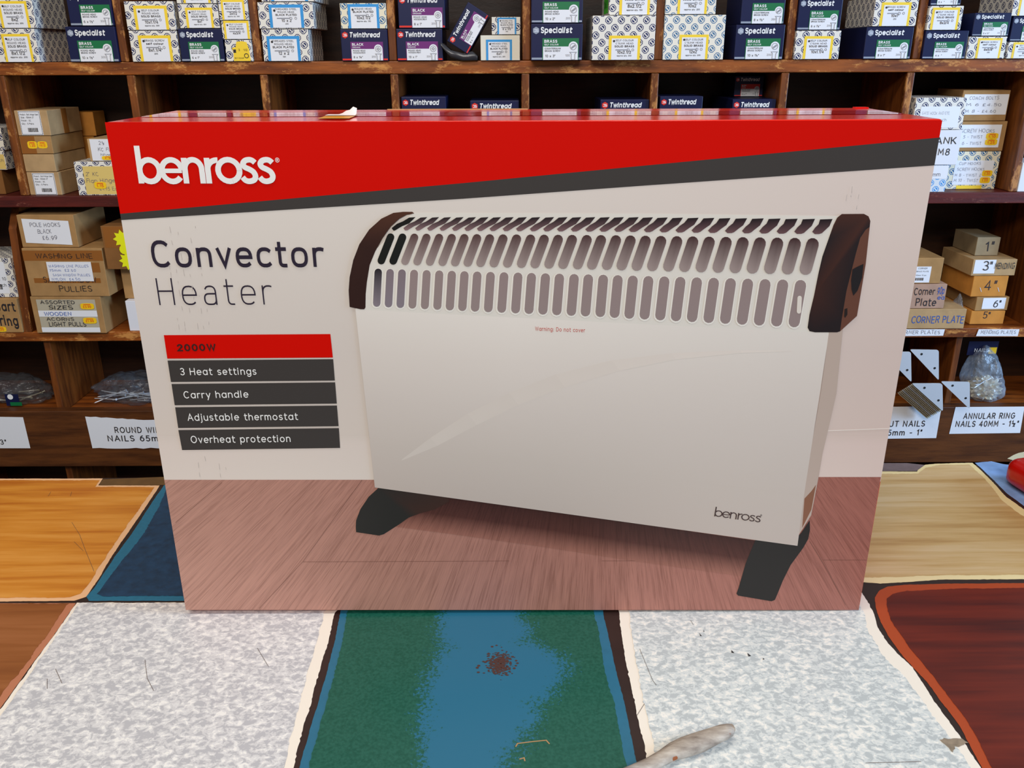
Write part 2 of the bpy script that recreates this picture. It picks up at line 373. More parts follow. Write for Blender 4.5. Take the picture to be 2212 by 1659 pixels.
# paper labels on the boards
def shelf_label(quad, lines, Y, ht, wt=.15, jit=0, ink=INK, lab=None, rag=0):
    pts = [ony(u, v, Y) for u, v in quad]
    P2 = [(p.x, p.z-ZF) for p in pts]
    if rag:
        out = []
        for i in range(4):
            a, b = P2[i], P2[(i+1) % 4]
            for k in range(14):
                t = k/14; r = random.uniform(-1, 1)*rag if i in (0, 2) else 0
                out.append((a[0]+(b[0]-a[0])*t, a[1]+(b[1]-a[1])*t+r))
        P2 = out
    o = flat('paper_label', [(P2, WHITE)], unit, Y-Y0-.0006, lab)
    polys = []
    for s, (ua, va), (ub, vb) in lines:
        a, b = ony(ua, va, Y), ony(ub, vb, Y)
        polys += text2d(s, a.x, a.z-ZF, ht, ink, width=(b-a).length, rot=math.atan2(b.z-a.z, b.x-a.x), wt=wt, jit=jit, sp=.14)
    flat('lettering', polys, o, Y-Y0-.0009)
YL = Y0-.012
shelf_label([(-130, 898), (50, 901), (66, 968), (-110, 968)], [('OVAL WIRE', (-118, 942), (2, 942)), ('NAILS 75mm - 3"', (-120, 960), (17, 960))], YL, .0115, lab='paper label ending in 3 inch')
shelf_label([(184, 899), (345, 908), (420, 968), (200, 968)], [('ROUND WIRE', (249, 935), (358, 935)), ('NAILS 65mm - 2½"', (234, 953), (425, 953))], YL, .0135, lab='torn paper label for round wire nails', rag=.0012)
shelf_label([(1890, 879), (2034, 877), (2022, 946), (1870, 948)], [('CUT NAILS', (1908, 922), (1998, 921)), ('25mm - 1"', (1906, 941), (1992, 940))], YL, .0135, lab='paper label for cut nails')
shelf_label([(2064, 879), (2213, 878), (2203, 935), (2050, 937)], [('ANNULAR RING', (2080, 905), (2192, 904)), ('NAILS 40MM - 1½"', (2063, 922), (2200, 921))], YL, .0135, lab='paper label for annular ring nails')
shelf_label([(1930, 711), (2041, 711), (2037, 725), (1926, 726)], [('CORNER PLATES', (1938, 721), (2031, 721))], Y0-.001, .0075, .09, 1, INKG, lab='handwritten paper strip for corner plates')
shelf_label([(2114, 711), (2202, 711), (2198, 726), (2108, 726)], [('MENDING PLATES', (2118, 721), (2194, 721))], Y0-.001, .0075, .09, 1, INKG, lab='handwritten paper strip for mending plates')
# ------------------------------------------------------------------ stock boxes on the shelves
def face(u0, u1, vt, vb, Y):
    um, vm = (u0+u1)/2, (vt+vb)/2
    return ony(u0, vm, Y).x, ony(u1, vm, Y).x, ony(um, vt, Y).z, ony(um, vb, Y).z
HX = lambda cx, cy, r, m: ([(cx+r*math.sin(math.pi/3*k), cy+r*math.cos(math.pi/3*k)) for k in range(6)], m)
def brand_mark(par, w, h, d, word, hexm):
    p = [HX(.095*w, .81*h, .068*w, hexm)]
    wm = WHITE if hexm is REDP else plain('pale_silver', (205, 210, 220), .4)
    p += [(q, wm) for q in ribbon([(.095*w+.02*w*math.cos(a)-.018*w, .81*h+.022*w*math.sin(a)) for a in [math.radians(t) for t in range(140, -141, -28)]], .006*w)]
    p += [(q, wm) for q in ribbon([(.095*w+.02*w*math.cos(a)+.022*w, .81*h+.022*w*math.sin(a)) for a in [math.radians(t) for t in range(40, 341, 30)]]+[(.115*w, .81*h)], .006*w)]
    if word == 'Specialist':
        p += text2d('Special', .185*w, .735*h, .17*h, PRINTW, width=.455*w, wt=.21, sp=.03, sq=2.3)
        p += text2d('ist', .628*w, .735*h, .17*h, PRINTW, width=.17*w, wt=.21, sp=.03, sq=2.3, shear=.18)
    else:
        p += text2d(word, .185*w, .735*h, .17*h, PRINTW, width=.66*w, wt=.21, sp=.02, sq=2.3, shear=.2)
    p = [([(x-w/2, z) for x, z in q], m) for q, m in p]
    return flat('brand_mark', p, par, -d/2-.0004)
def screw_icon(cx, cy, s, cross, m):
    p = ring(cx, cy, s*.42, s*.07, m)
    if cross: p += [(q, m) for q in ribbon([(cx-s*.2, cy), (cx, cy+s*.2), (cx+s*.2, cy), (cx, cy-s*.2), (cx-s*.2, cy)], s*.05)]
    else: p += [(q, m) for q in ribbon([(cx-s*.28, cy-s*.16), (cx+s*.24, cy+s*.22)], s*.05)]+[(q, m) for q in ribbon([(cx-s*.22, cy-s*.26), (cx+s*.3, cy+s*.12)], s*.05)]
    return p
BX = 0
def carton(name, label, cat, r, Y, depth, mat, z0=None, rotz=0, group=None, bev=.0009):
    """r = pixel rectangle of the front face (u0,u1,vt,vb); returns the thing and its size"""
    global BX
    x0, x1, zt, zb = face(*r, Y)
    if z0 is None: z0 = Z1; zb = Z1
    g_ = .0006+abs(rotz)*depth/2; xm = (x0+x1)/2
    for a, b, za, zb_ in DIV:
        if za-.01 < z0+.02 < zb_:
            if xm > (a+b)/2: x0 = max(x0, b+g_)
            else: x1 = min(x1, a-g_)
    w, h = x1-x0, zt-zb
    t = thing(name, label, cat, ((x0+x1)/2, Y+depth/2, z0+.0004), (0, 0, rotz), group)
    BX += 1
    box('carton', -w/2, w/2, -depth/2, depth/2, 0, h-.0005, mat, t, bev, uvoff=(BX*.0077 % .02, BX*.0053 % .02))
    return t, w, h
def navy_box(label, r, lines, size, qty, Y=Y0-.004, kind='Specialist', depth=.11, z0=None, head='BRASS', sub='SELF COLOUR', lw=(.2, .9), rotz=0, tilt=None, group='navy screw boxes'):
    t, w, h = carton('screw_box', label, 'box', r, Y, depth, NAVY, z0, rotz, group)
    d = depth; tw = kind == 'Twinthread'
    brand_mark(t, w, h, d, kind, REDP if tw else SILV)
    lc = {'BRASS': GREEN, 'BLACK': PURP, 'BZP': REDP}[head]
    a, b = (lw[0]-.5)*w, (lw[1]-.5)*w; lwid = b-a
    st = flat('bottom_strip', [rect(-w/2+.001, w/2-.001, .0012, .075*h, REDP if tw else SILV)], t, -d/2-.0002)
    top = .60*h; mid = .375*h; cx = b-.15*lwid
    lp = [rect(a, b, .0008, top, lc)]+lift([rect(a+.02*lwid, b-.02*lwid, .0008, mid, WHITE), disc(cx, mid, .13*lwid, WHITE)], .0002)
    lab = flat('label', lp, t, -d/2-.0004)
    q = text2d(head, a+.05*lwid, .475*h, .085*h, PRINTW, wt=.2, sp=.06)+text2d(sub, a+.05*lwid, .405*h, .045*h, PRINTW, wt=.17, sp=.06)
    q += text2d(lines[0], a+.07*lwid, .30*h, .046*h, INK, wt=.16)+text2d(lines[1], a+.07*lwid, .235*h, .046*h, INK, wt=.16)
    q += text2d(size, a+.08*lwid, .085*h, .07*h, INK, wt=.13)+text2d(qty, b-.36*lwid, .105*h, .06*h, INK2, wt=.14)
    q += screw_icon(cx, mid, .2*lwid, tw, INK2)
    q += [(z, INK2) for z in ribbon([(cx-.09*lwid, .22*h), (cx+.09*lwid, .22*h), (cx+.05*lwid, .17*h), (cx+.05*lwid, .02*h), (cx-.05*lwid, .02*h), (cx-.05*lwid, .17*h), (cx-.09*lwid, .22*h)], .0005)]
    flat('lettering', q, lab, -d/2-.0009)
    if tilt is not None: t.rotation_euler = (0, tilt, 0)
    return t, t.location.z+h
def pat_box(label, r, lines, size, qty, Y=Y0-.004, border=YEL, depth=.115, z0=None, lr=(.18, .86, .0, .84), mat=None, rotz=0, group='patterned screw boxes', icon=True):
    t, w, h = carton('screw_box', label, 'box', r, Y, depth, mat or PAT, z0, rotz, group)
    d = depth; a, b, c, e = (lr[0]-.5)*w, (lr[1]-.5)*w, lr[2]*h+.0006, lr[3]*h; lw, lh = b-a, e-c
    k = .085*lw
    lab = flat('label', [rect(a, b, c, e, border)]+lift([rect(a+k, b-k, c+(k if lr[2] > .02 else 0), e-k, WHITE)], .0002), t, -d/2-.0004)
    x = (a+b)/2; q = [disc(a+k*1.9, e-k*1.9, .035*lw, INK, 10)]; n = len(lines); yy = e-.235*lh
    for i, s in enumerate(lines):
        hh = (.075 if i < n-1 else .085)*lh
        q += text2d(s, x, yy, hh, INK, width=min(.66*lw, text_quads(s, .15)[1]*hh*1.15), align='c', wt=.12+.06*(i == n-1)); yy -= .125*lh
    if icon:
        iy = yy+.02*lh
        q += [(z, INK2) for z in ribbon([(x-.28*lw, iy), (x+.1*lw, iy)], .022*lh)]+[(z, INK2) for z in ribbon([(x+.1*lw, iy+.05*lh), (x+.16*lw, iy+.03*lh), (x+.16*lw, iy-.03*lh), (x+.1*lw, iy-.05*lh), (x+.1*lw, iy+.05*lh)], .0004)]+ring(x+.27*lw, iy, .045*lh, .0008, INK2)
        yy -= .02*lh
    q += text2d(size, x, yy-.12*lh, .125*lh, INK, align='c', wt=.15, sp=.04)
    q += text2d(qty, x, max(c+.02*lh, yy-.23*lh), .06*lh, INK, align='c', wt=.16, sp=.06)
    flat('lettering', q, lab, -d/2-.0009)
    return t, t.location.z+h
RHS = ('SELF COLOUR', 'ROUND HEAD', 'SOLID BRASS'); CSK = ('SELF COLOUR', "C'SUNK HEAD", 'SOLID BRASS'); BSC = ('BRASS SCREW', 'self colour'); BKP = ('THREADED STEEL', 'ROUND HEAD', 'BLACK PLATED')
RB = ('ROUND HEAD', 'BRASS SCREW'); CB = ('COUNTERSUNK', 'BRASS SCREW'); RW = ('ROUND HEAD', 'WOODSCREW'); AQ = 'approx qty. '
zs = Z1
# --- cell 1
_, z = pat_box('patterned box with yellow label 8x1.1/2 in the leftmost stack of the top row', (-10, 80, 62, 131), RHS, '8x1.1/2', AQ+'200')
_, z = pat_box('patterned box with yellow label 8x2, upper box of the leftmost stack', (-18, 73, -10, 60), RHS, '8x2', AQ+'200', z0=z)
_, z = navy_box('navy box with green label 10 x 1½ standing left of the first top-row divider', (146, 258, 57, 131), RB, '10 x 1½"', '200')
_, z = navy_box('navy box with green label 6 x 1½ atop the leftmost navy box', (146, 250, -22, 55), RB, '6 x 1½"', '200', z0=z, lw=(.27, .97))
# --- cell 2
_, z = pat_box('patterned box with yellow label 8x1.1/4 at the bottom of the second compartment', (282, 385, 66, 131), BSC, '8x1.1/4"', '200')
_, z = pat_box('patterned box with yellow label 10x1.1/4 atop the 8x1.1/4 box', (271, 377, 2, 65), RHS, '10x1.1/4', AQ+'200', z0=z)
_, z = navy_box('navy box with green label 6 x 1 under a small patterned box', (388, 482, 62, 131), RB, '6 x 1"', '200')
_, z = pat_box('patterned box with yellow label 8x1 lying on the navy 6 x 1 box', (386, 472, 8, 61), RHS, '8x1', AQ+'200', z0=z)
_, z = pat_box('plain topped patterned box at the upper frame edge above the 8x1 box', (378, 464, -50, 5), RHS, '8x1.3/4', AQ+'200', z0=z)
# small yellow-labelled boxes
t, w_, h_ = carton('screw_box', 'small patterned box with a torn yellow paper label', 'box', (487, 549, 86, 131), Y0-.004, .09, PAT, None, 0, 'patterned screw boxes')
rag = [(-.22*w_, .0006), (.42*w_, .0006), (.40*w_, .55*h_), (.33*w_, .88*h_), (.16*w_, .93*h_), (-.05*w_, .9*h_), (-.1*w_, .66*h_), (-.24*w_, .62*h_), (-.2*w_, .4*h_)]
lb = flat('label', [(rag, YEL)], t, -.045-.0004, 'torn yellow paper label')
flat('lettering', text2d('3', 0, .48*h_, .1*h_, INK)+text2d('1/2', .2*w_, .48*h_, .1*h_, INK)+text2d('SELF COLOUR', -.18*w_, .12*h_, .07*h_, INK, width=.36*w_)+ring(.28*w_, .26*h_, .0035, .001, INK)+[rect(-.2*w_, -.1*w_, .4*h_, .55*h_, INK)], lb, -.045-.0009)
z = t.location.z+h_
_, z = pat_box('small patterned box with yellow label 4x3/4, middle of a stack of three', (479, 545, 43, 84), RHS, '4x3/4', '', z0=z, depth=.09, lr=(.08, .98, 0, .98))
_, z = pat_box('small patterned box with yellow label 2x1/2, topmost of a stack of three', (472, 540, -6, 40), RHS, '2x1/2', AQ+'200', z0=z, depth=.09, lr=(.1, .9, 0, .95))
# --- cell 3
_, z = pat_box('patterned box with blue label 12 x 2 at the bottom of the third compartment', (567, 668, 63, 131), BKP, '12 x 2', '100', border=BLUE, lr=(.1, .8, .0, .78))
_, z = pat_box('patterned box with blue label 10 x 2 atop the 12 x 2 box', (558, 677, 4, 62), BKP, '10 x 2', '200', border=BLUE, z0=z, lr=(.2, .82, .02, .9))
_, z = pat_box('patterned box resting on the blue 10 x 2 box at the upper frame edge', (562, 680, -56, 3), BKP, '8 x 2', '200', border=BLUE, z0=z)
_, z = navy_box('navy box with purple label 8 x 1¼ below a cream box', (737, 838, 63, 131), RW, '8 x 1¼"', '200', kind='Twinthread', head='BLACK', sub='ORGANIC')
_, z = pat_box('cream patterned box with blue label 10x2.1/2 atop a purple labelled box', (735, 838, 5, 61), ('ROUND HEAD', 'BLACK PLATED'), '10x2.1/2', AQ+'100', border=BLUE, z0=z, mat=PATB, lr=(.17, .85, 0, .95))
# --- cell 4
_, z = navy_box('navy box with purple label 10 x 1 at the foot of the fourth compartment', (857, 956, 62, 131), RW, '10 x 1"', '200', kind='Twinthread', head='BLACK', sub='ORGANIC')
_, z = navy_box('navy box with purple label 8 x 1 atop the 10 x 1 box', (860, 961, -14, 61), RW, '8 x 1"', '200', kind='Twinthread', head='BLACK', sub='ORGANIC', z0=z, lw=(.28, .95))
_, z = pat_box('plain white box with blue label 6x1 beside the tilted navy box', (1038, 1123, 76, 131), BKP, '6x1', AQ+'200', border=BLUE, mat=plain('cream_card', (232, 226, 208), .7), lr=(.14, .8, 0, .82), depth=.1)
_, z = pat_box('little patterned box with blue label 6 x 1/2 on the plain white box', (1062, 1124, 37, 76), BKP, '6 x 1/2', '200', border=BLUE, z0=z, depth=.08, lr=(.2, .86, 0, .95))
# --- cell 5
_, z = navy_box('navy box with green label 10 x 3 jutting over the shelf edge', (1146, 1258, 52, 132), CB, '10 x 3"', '100', Y=Y0-.03, z0=Z1, lw=(.22, .93))
_, z = navy_box('navy box with green label 10 x 2 atop the jutting 10 x 3 box', (1147, 1259, -26, 51), RB, '10 x 2"', '200', Y=Y0-.03, z0=z, lw=(.22, .93))
_, z = pat_box('large patterned box with yellow label 10x2.1/2 jutting over the shelf edge', (1279, 1415, 32, 129), CSK, '10x2.1/2', AQ+'200', Y=Y0-.03, z0=Z1, lr=(.27, .77, 0, .55), depth=.13)
t, z = pat_box('patterned box with yellow label 8x2.1/2 and a green side sticker', (1316, 1419, -36, 31), CSK, '8x2.1/2', AQ+'100', Y=Y0-.025, z0=z, lr=(.22, .86, 0, .9))
x0_ = min(v.co.x for v in t.children[0].data.vertices)-.0004; GRN = plain('bright_green_paper', (70, 200, 40), .6)
gs = mesh('side_sticker', [(x0_, -.045, .004), (x0_, .02, .004), (x0_, .02, .05), (x0_, -.045, .05)], [[0, 3, 2, 1]], GRN, None, t, label='bright green side sticker')
q_ = text2d('10 x 3', 0, 0, .012, INK, width=.04, wt=.16)
mesh('lettering', [(x0_-.0003-2e-6*(i//4 % 50), .012-p[0], .012+p[1]) for i, p in enumerate([p for Q, m in q_ for p in Q])], [[4*k, 4*k+1, 4*k+2, 4*k+3] for k in range(len(q_))], INK, None, gs)
# --- cell 6
_, z = pat_box('large patterned box with yellow label 12x2 right of the large 10x2.1/2 box', (1430, 1565, 32, 131), CSK, '12x2', AQ+'200', mat=pattern_mat('octagon_pattern_blue_card', (238, 230, 212), (66, 112, 150)), lr=(.26, .74, 0, .56), depth=.13)
_, z = pat_box('patterned box with yellow label 10x2 atop the large 12x2 box', (1432, 1548, -40, 32), RHS, '10x2', AQ+'200', z0=z, mat=MATS['octagon_pattern_blue_card'], lr=(.24, .82, 0, .8))
_, z = navy_box('navy box with green label 10 x 1½ right of the large 12x2 box', (1588, 1693, 53, 131), CB, '10 x 1½"', '200', lw=(.22, .93))
_, z = navy_box('navy box with green label 8 x 1½ in a stack right of the 10x2 box', (1602, 1696, -24, 52), CB, '8 x 1½"', '200', z0=z, lw=(.25, .97))
# --- cell 7
_, z = pat_box('patterned box with yellow label 10x1.1/4 under a navy box, right of centre', (1713, 1814, 66, 131), CSK, '10x1.1/4', '', lr=(.2, .84, 0, .8))
_, z = navy_box('navy box with green label 6 x 1½ atop the 10x1.1/4 patterned box', (1719, 1818, -6, 65), CB, '6 x 1½"', '200', z0=z, lw=(.27, .93))
_, z = navy_box('navy box with green label 8 x 1 beneath a patterned box with brown side', (1868, 1970, 58, 131), CB, '8 x 1"', '200', lw=(.25, .94), depth=.13)
_, z = pat_box('patterned box with yellow label 10x1 on the navy 8 x 1 box', (1888, 1982, -8, 57), BSC, '10x1"', '200', z0=z, lr=(.16, .84, 0, .8), depth=.13)
# --- cell 8
_, z = navy_box('navy box with green label 4 x ¾ at the bottom right of the top row', (1989, 2088, 66, 131), CB, '4 x ¾"', '200', lw=(.25, .93))
_, z = pat_box('patterned box with yellow label 8x3/4 sandwiched between two navy boxes', (1997, 2079, 9, 62), CSK, '8x3/4', '', z0=z, lr=(.1, .9, 0, .92))
_, z = navy_box('navy box on the 8x3/4 box, mostly above the photo', (2010, 2080, -52, 8), CB, '6 x ¾"', '200', z0=z)
_, z = pat_box('patterned box with yellow label 6x5/8 under a small navy box', (2090, 2172, 79, 131), BSC, '6x5/8"', '200', lr=(.24, .88, 0, .92))
_, z = navy_box('small navy box with green label lying on the 6x5/8 box', (2103, 2182, 27, 78), CB, '6 x ½"', '200', z0=z, lw=(.25, .94))
_, z = pat_box('patterned box with pale label at the extreme right of the top row', (2176, 2246, 90, 131), CSK, '8x1', AQ+'200', lr=(.15, .9, 0, .95))
_, z = navy_box('navy box stacked at the extreme right edge of the top row', (2185, 2262, 36, 90), CB, '4 x ½"', '200', z0=z, lw=(.3, .94))
_, z = pat_box('patterned box topmost at the extreme right edge, brown side showing', (2190, 2262, -30, 35), BSC, '4x1/2"', '200', z0=z)
# tilted box leaning in the fourth compartment, on a crumpled bag
ta = ony(980.5, 103, Y0); tb = ony(1003, -4, Y0)
t, w_, h_ = carton('screw_box', 'navy box with purple label leaning at a steep angle in the fourth compartment', 'box', (900, 1003, 60, 122), Y0, .1, NAVY, 0, 0, 'navy screw boxes')
bpy.data.objects.remove(t.children[0]); bpy.data.objects.remove(t)
c0, c1, c2 = ony(954, 87, Y0), ony(1003, -4, Y0), ony(1007, 119, Y0)
tl = math.atan2(c1.z-c0.z, c1.x-c0.x); wl, hl = (c1-c0).length, (c2-c0).length
pxw = wl/.000875; pxh = hl/.000875
t, _z = navy_box('navy box with purple label leaning at a steep angle in the fourth compartment', (1106-pxw/2, 1106+pxw/2, 140-pxh, 140), RW, '8 x ¾"', '200', Y=Y0-.01, kind='Twinthread', head='BLACK', sub='ORGANIC', depth=.1, z0=0)
ang = math.pi-0
basemid = Vector(((c2.x+ony(1060, 32, Y0).x)/2, Y0+.04, (c2.z+ony(1060, 32, Y0).z)/2))
t.location = basemid; t.rotation_euler = (0, -tl, 0)
# --- crumpled / film bags
def film_mat(name, tint, alpha, rough=.18):
    if name in MATS: return MATS[name]
    m, nt, b = new_mat(name); N = NT(nt)
    nz = N.noise(34, detail=3, dist=1.2); bp = N('ShaderNodeBump', i_Height=nz); bp.inputs['Strength'].default_value = .7; bp.inputs['Distance'].default_value = .006; nt.links.new(bp.outputs[0], b.inputs['Normal'])
    tr = N('ShaderNodeBsdfTransparent'); tr.inputs[0].default_value = (.95, .96, .98, 1)
    b.inputs['Base Color'].default_value = lin(tint); b.inputs['Roughness'].default_value = rough; b.inputs['Specular IOR Level'].default_value = .9
    mx = N('ShaderNodeMixShader'); f = N.ramp(N.noise(60, detail=4), [(.35, (alpha*.6,)*3+(1,)), (.7, (min(1, alpha*1.5),)*3+(1,))])
    nt.links.new(f, mx.inputs[0]); nt.links.new(tr.outputs[0], mx.inputs[1]); nt.links.new(b.outputs[0], mx.inputs[2])
    nt.links.new(mx.outputs[0], nt.nodes['Material Output'].inputs[0])
    MATS[name] = m; return m
def crumple(name, sx, sy, sz, amp, m, parent, seed, sub=5, loc=(0, 0, 0), fl=True, freq=1.6, lean=0, taper=0, smooth=True):
    """a slumped film bag: smooth pillow with sharp creases, flat where it rests"""
    bm = bmesh.new(); bmesh.ops.create_icosphere(bm, subdivisions=sub, radius=1)
    for v in bm.verts:
        n = v.co.normalized(); o_ = Vector((seed, seed*.7, -seed))
        k = noise.noise(n*freq+o_)*amp*.8
        k -= (1-abs(noise.noise(n*freq*1.7+o_*2)))**6*amp*.35           # creases
        k += noise.noise(n*freq*5+o_)*amp*.12
        c = n*(1+k); z = max(c.z, -.75 if fl else -9)
        t_ = (z+.75)/1.75; w_ = 1-taper*max(0, t_)
        v.co = Vector((c.x*sx*w_+loc[0]+lean*t_*sx, c.y*sy*w_+loc[1], z*sz+loc[2]+(.75*sz if fl else 0)))
    for f in bm.faces: f.smooth = smooth
    me = bpy.data.meshes.new(name); bm.to_mesh(me); bm.free(); me.materials.append(m)
    o = bpy.data.objects.new(name, me); COL.objects.link(o); o.parent = parent; return o
p = ony(992, 124, Y0)
t = thing('plastic_bag', 'crumpled dark grey plastic bag squashed under the leaning navy box', 'bag', (p.x, Y0+.03, Z1+.0005))
q2 = flat('film', [], None) if False else None
a, b, c_ = ony(953, 94, Y0), ony(1006, 120, Y0), ony(1032, 126, Y0)
bag = plain('grey_plastic_film', (62, 60, 62), .25, 0, .7)
prof = [(a.x, a.z-.001, .003), ((a.x+b.x)/2-.004, (a.z+b.z)/2-.008, .006), (b.x-.004, b.z-.004, .006), (b.x+.012, b.z-.001, .007), (c_.x, c_.z, .003)]
vs, fs = [], []
for i, (x, z, r_) in enumerate(prof):
    for j in range(9):
        yy = Y0-.008+j*.008; k = noise.noise(Vector((x*90, yy*90, 3)))*.004
        vs += [(x-p.x, yy-Y0-.03, max(z+r_+k-Z1-.0005, .001)), (x-p.x, yy-Y0-.03, max(z-r_+k*.5-Z1-.0005, 0))]
for i in range(4):
    for j in range(8):
        for s in (0, 1):
            q = [(i*9+j)*2+s, ((i+1)*9+j)*2+s, ((i+1)*9+j+1)*2+s, (i*9+j+1)*2+s]
            fs.append(q if s else q[::-1])
    for j in (0, 8):
        q = [(i*9+j)*2, ((i+1)*9+j)*2, ((i+1)*9+j)*2+1, (i*9+j)*2+1]; fs.append(q)
mesh('film', vs, fs, bag, None, t, smooth=True)
# ---------------------------------------------------------------- second row
def sticker(par, x, z, w, h, y, txt='1.99', lab=None):
    pts = []
    for k in range(28):
        a = 2*math.pi*k/28; c, s = math.cos(a), math.sin(a)
        pts.append((x+w/2*math.copysign(abs(c)**.5, c)*(1+.03*(k % 2)), z+h/2*math.copysign(abs(s)**.5, s)*(1+.05*(k % 2))))
    o = flat('price_sticker', [(pts, STICK)], par, y-.0003)
    flat('lettering', text2d(txt, x, z-h*.26, h*.42, ORAN, width=w*.62, align='c', wt=.16)+[rect(x-w*.26, x+w*.26, z+h*.24, z+h*.36, ORAN)], o, y-.0006)
def paper(par, x0, x1, z0, z1, y, lines, ink=INKG, wt=.09, jit=1, name='paper_label', m=None, skew=0, barcode=False, frame=False):
    m = m or WHITE
    pts = [(x0, z0), (x1, z0-skew), (x1, z1-skew), (x0, z1)]
    o = flat(name, [(pts, m)], par, y-.0004); q = []
    H = z1-z0; W_ = x1-x0
    for s, fx, fz, hh, *ww in lines:
        q += text2d(s, x0+fx*W_, z0+fz*H-skew*fx, hh*H, ink, width=ww[0]*W_ if ww else None, wt=wt, jit=jit, sp=.12)
    if barcode:
        R = random.Random(3); x = x0+.33*W_
        while x < x0+.78*W_:
            b = R.choice((.01, .018, .026))*W_; q.append(rect(x, x+b, z0+.13*H, z0+.3*H, INK)); x += b+R.choice((.012, .02))*W_
    if frame: q += [(r, INK) for r in ribbon([(x0+.03*W_, z0+.03*H), (x1-.03*W_, z0+.03*H), (x1-.03*W_, z1-.03*H), (x0+.03*W_, z1-.03*H), (x0+.03*W_, z0+.03*H)], .0003)]
    if q: flat('lettering', q, o, y-.0007)
    return o
HNG = [('Product : Butt Hinge Steel', .08, .82, .07, .84), ('Size : 50mm 2"', .1, .70, .07, .6), ('Finish : SC', .1, .57, .07, .45), ('Qty : 5 Pairs', .1, .44, .07, .55)]
Yc = Y0+.008; D = .118
# left column of hinge boxes
t, w_, h_ = carton('hinge_box', 'brown card hinge box with barcode label at the bottom of the left stack, second row', 'box', (40, 132, 369, 419), Yc, D, CARDL, Z2, -.03, 'brown card hinge boxes'); z = t.location.z+h_
paper(t, -.33*w_, .36*w_, .01*h_, .95*h_, -D/2, HNG, INK, .14, 0, 'barcode_label', None, 0, True, True)
t, w_, h_ = carton('hinge_box', 'plain brown card box without label, third from the top of the left stack', 'box', (26, 120, 331, 369), Yc, D, CARDL, z, -.02, 'brown card hinge boxes'); z = t.location.z+h_
t, w_, h_ = carton('hinge_box', 'brown card box with two yellow price stickers in the left stack', 'box', (17, 114, 292, 331), Yc, D, CARD, z, -.02, 'brown card hinge boxes'); z = t.location.z+h_
sticker(t, -.12*w_, .5*h_, .3*w_, .4*h_, -D/2, '1.35'); sticker(t, .2*w_, .5*h_, .3*w_, .38*h_, -D/2, '4 for 1.00')
flat('tape', [rect(-.48*w_, -.02*w_, .0, .97*h_, KRAFT)], t, -D/2-.0001)
t, w_, h_ = carton('hinge_box', 'brown card hinge box with barcode label on top of the left stack, second row', 'box', (16, 107, 237, 292), Yc, D, CARDL, z, -.02, 'brown card hinge boxes')
paper(t, -.38*w_, .28*w_, .02*h_, .97*h_, -D/2, HNG, INK, .14, 0, 'barcode_label', None, 0, True, True)
box('tape', w_/2-.0005, w_/2+.0004, -.01, .008, 0, h_, KRAFT, t, 0)
# tan boxes deeper in the cell
zz = Z2
for i, (lab, r) in enumerate((('tan box behind the hinge stack, lowest', (165, 214, 368, 420)), ('tan box behind the hinge stack, middle', (165, 210, 316, 368)), ('tan box behind the hinge stack, topmost', (166, 208, 264, 316)))):
    t, w_, h_ = carton('tan_box', lab+' of three deep in the compartment', 'box', r, Y0+.14, .05, CARDO, zz, 0, 'tan boxes at the back'); zz = t.location.z+h_
# hand-labelled boxes beside the heater box
t, w_, h_ = carton('hinge_box', 'patterned box with large handwritten yellow label and orange price sticker', 'box', (164, 290, 346, 419), Y0+.002, .11, PAT, Z2, 0); z = t.location.z+h_
o = paper(t, -.36*w_, .42*w_, .03*h_, .86*h_, -.055, [('2" KC', .05, .66, .14), ('Flap Hinge', .04, .42, .15), ('£1.15 Each', .3, .14, .13)], INKG, .08, 1, 'paper_label', plain('faded_yellow_paper', (226, 196, 112), .7))
sticker(t, -.1*w_, .3*h_, .2*w_, .2*h_, -.056, '1.15')
t, w_, h_ = carton('hinge_box', 'white topped brown box marked 2½ lying on the yellow labelled box', 'box', (191, 300, 297, 346), Y0+.004, .1, CARDL, z, 0)
o = paper(t, -.45*w_, .45*w_, .02*h_, .97*h_, -.05, [('2½', .2, .75, .17), ('KC FLAP', .16, .45, .17), ('hinge', .2, .22, .14)], INKG, .09, 1)
sticker(t, -.1*w_, .14*h_, .3*w_, .18*h_, -.051, '1.35')
# far-left slivers
t, w_, h_ = carton('brown_box', 'brown box at the left photo edge beside the hinge stack', 'box', (-70, 8, 368, 420), Y0+.02, .1, CARDD, Z2); z = t.location.z+h_
t, w_, h_ = carton('yellow_box', 'pale box with faded yellow label at the left photo edge, second row', 'box', (-70, 12, 326, 368), Y0+.02, .1, PAT, z)
o = paper(t, -.4*w_, .48*w_, .05*h_, .8*h_, -.05, [('each', .7, .5, .2)], INKG, .09, 1, 'paper_label', MATS['faded_yellow_paper'])
t, w_, h_ = carton('white_box', 'white box at the left photo edge on the faded yellow labelled box', 'box', (-70, 6, 276, 326), Y0+.02, .1, PAT, z+h_)
# navy boxes peeping over the heater box, each on two more
def peep(u0, u1, vt, where, sub, Y, head, depth=.11):
    z = Z2; hh = (ony(1100, vt, Y).z-Z2)/3
    px = 419-vt
    for i in range(3):
        lab = 'navy red-labelled box '+where+(', lowest of its stack', ', middle of its stack', ', topmost of its stack')[i]
        vb = 419-px*i/3
        _, z = navy_box(lab, (u0, u1, vb-px/3, vb), RW, ('8 x 2"', '10 x 2"', '6 x 1½"')[i], '200', Y=Y, kind='Twinthread', head='BZP', sub='CLEAR', z0=z, depth=depth, lw=(.27, .95), group='navy boxes behind the heater box')
    return z
peep(868, 964, 211, 'left in the fourth second-row compartment', 0, Y0+.01, 'BZP')
peep(1016, 1121, 219, 'right in the fourth second-row compartment', 0, Y0+.005, 'BZP')
peep(1296, 1402, 218, 'in the fifth second-row compartment', 0, Y0+.005, 'BZP')
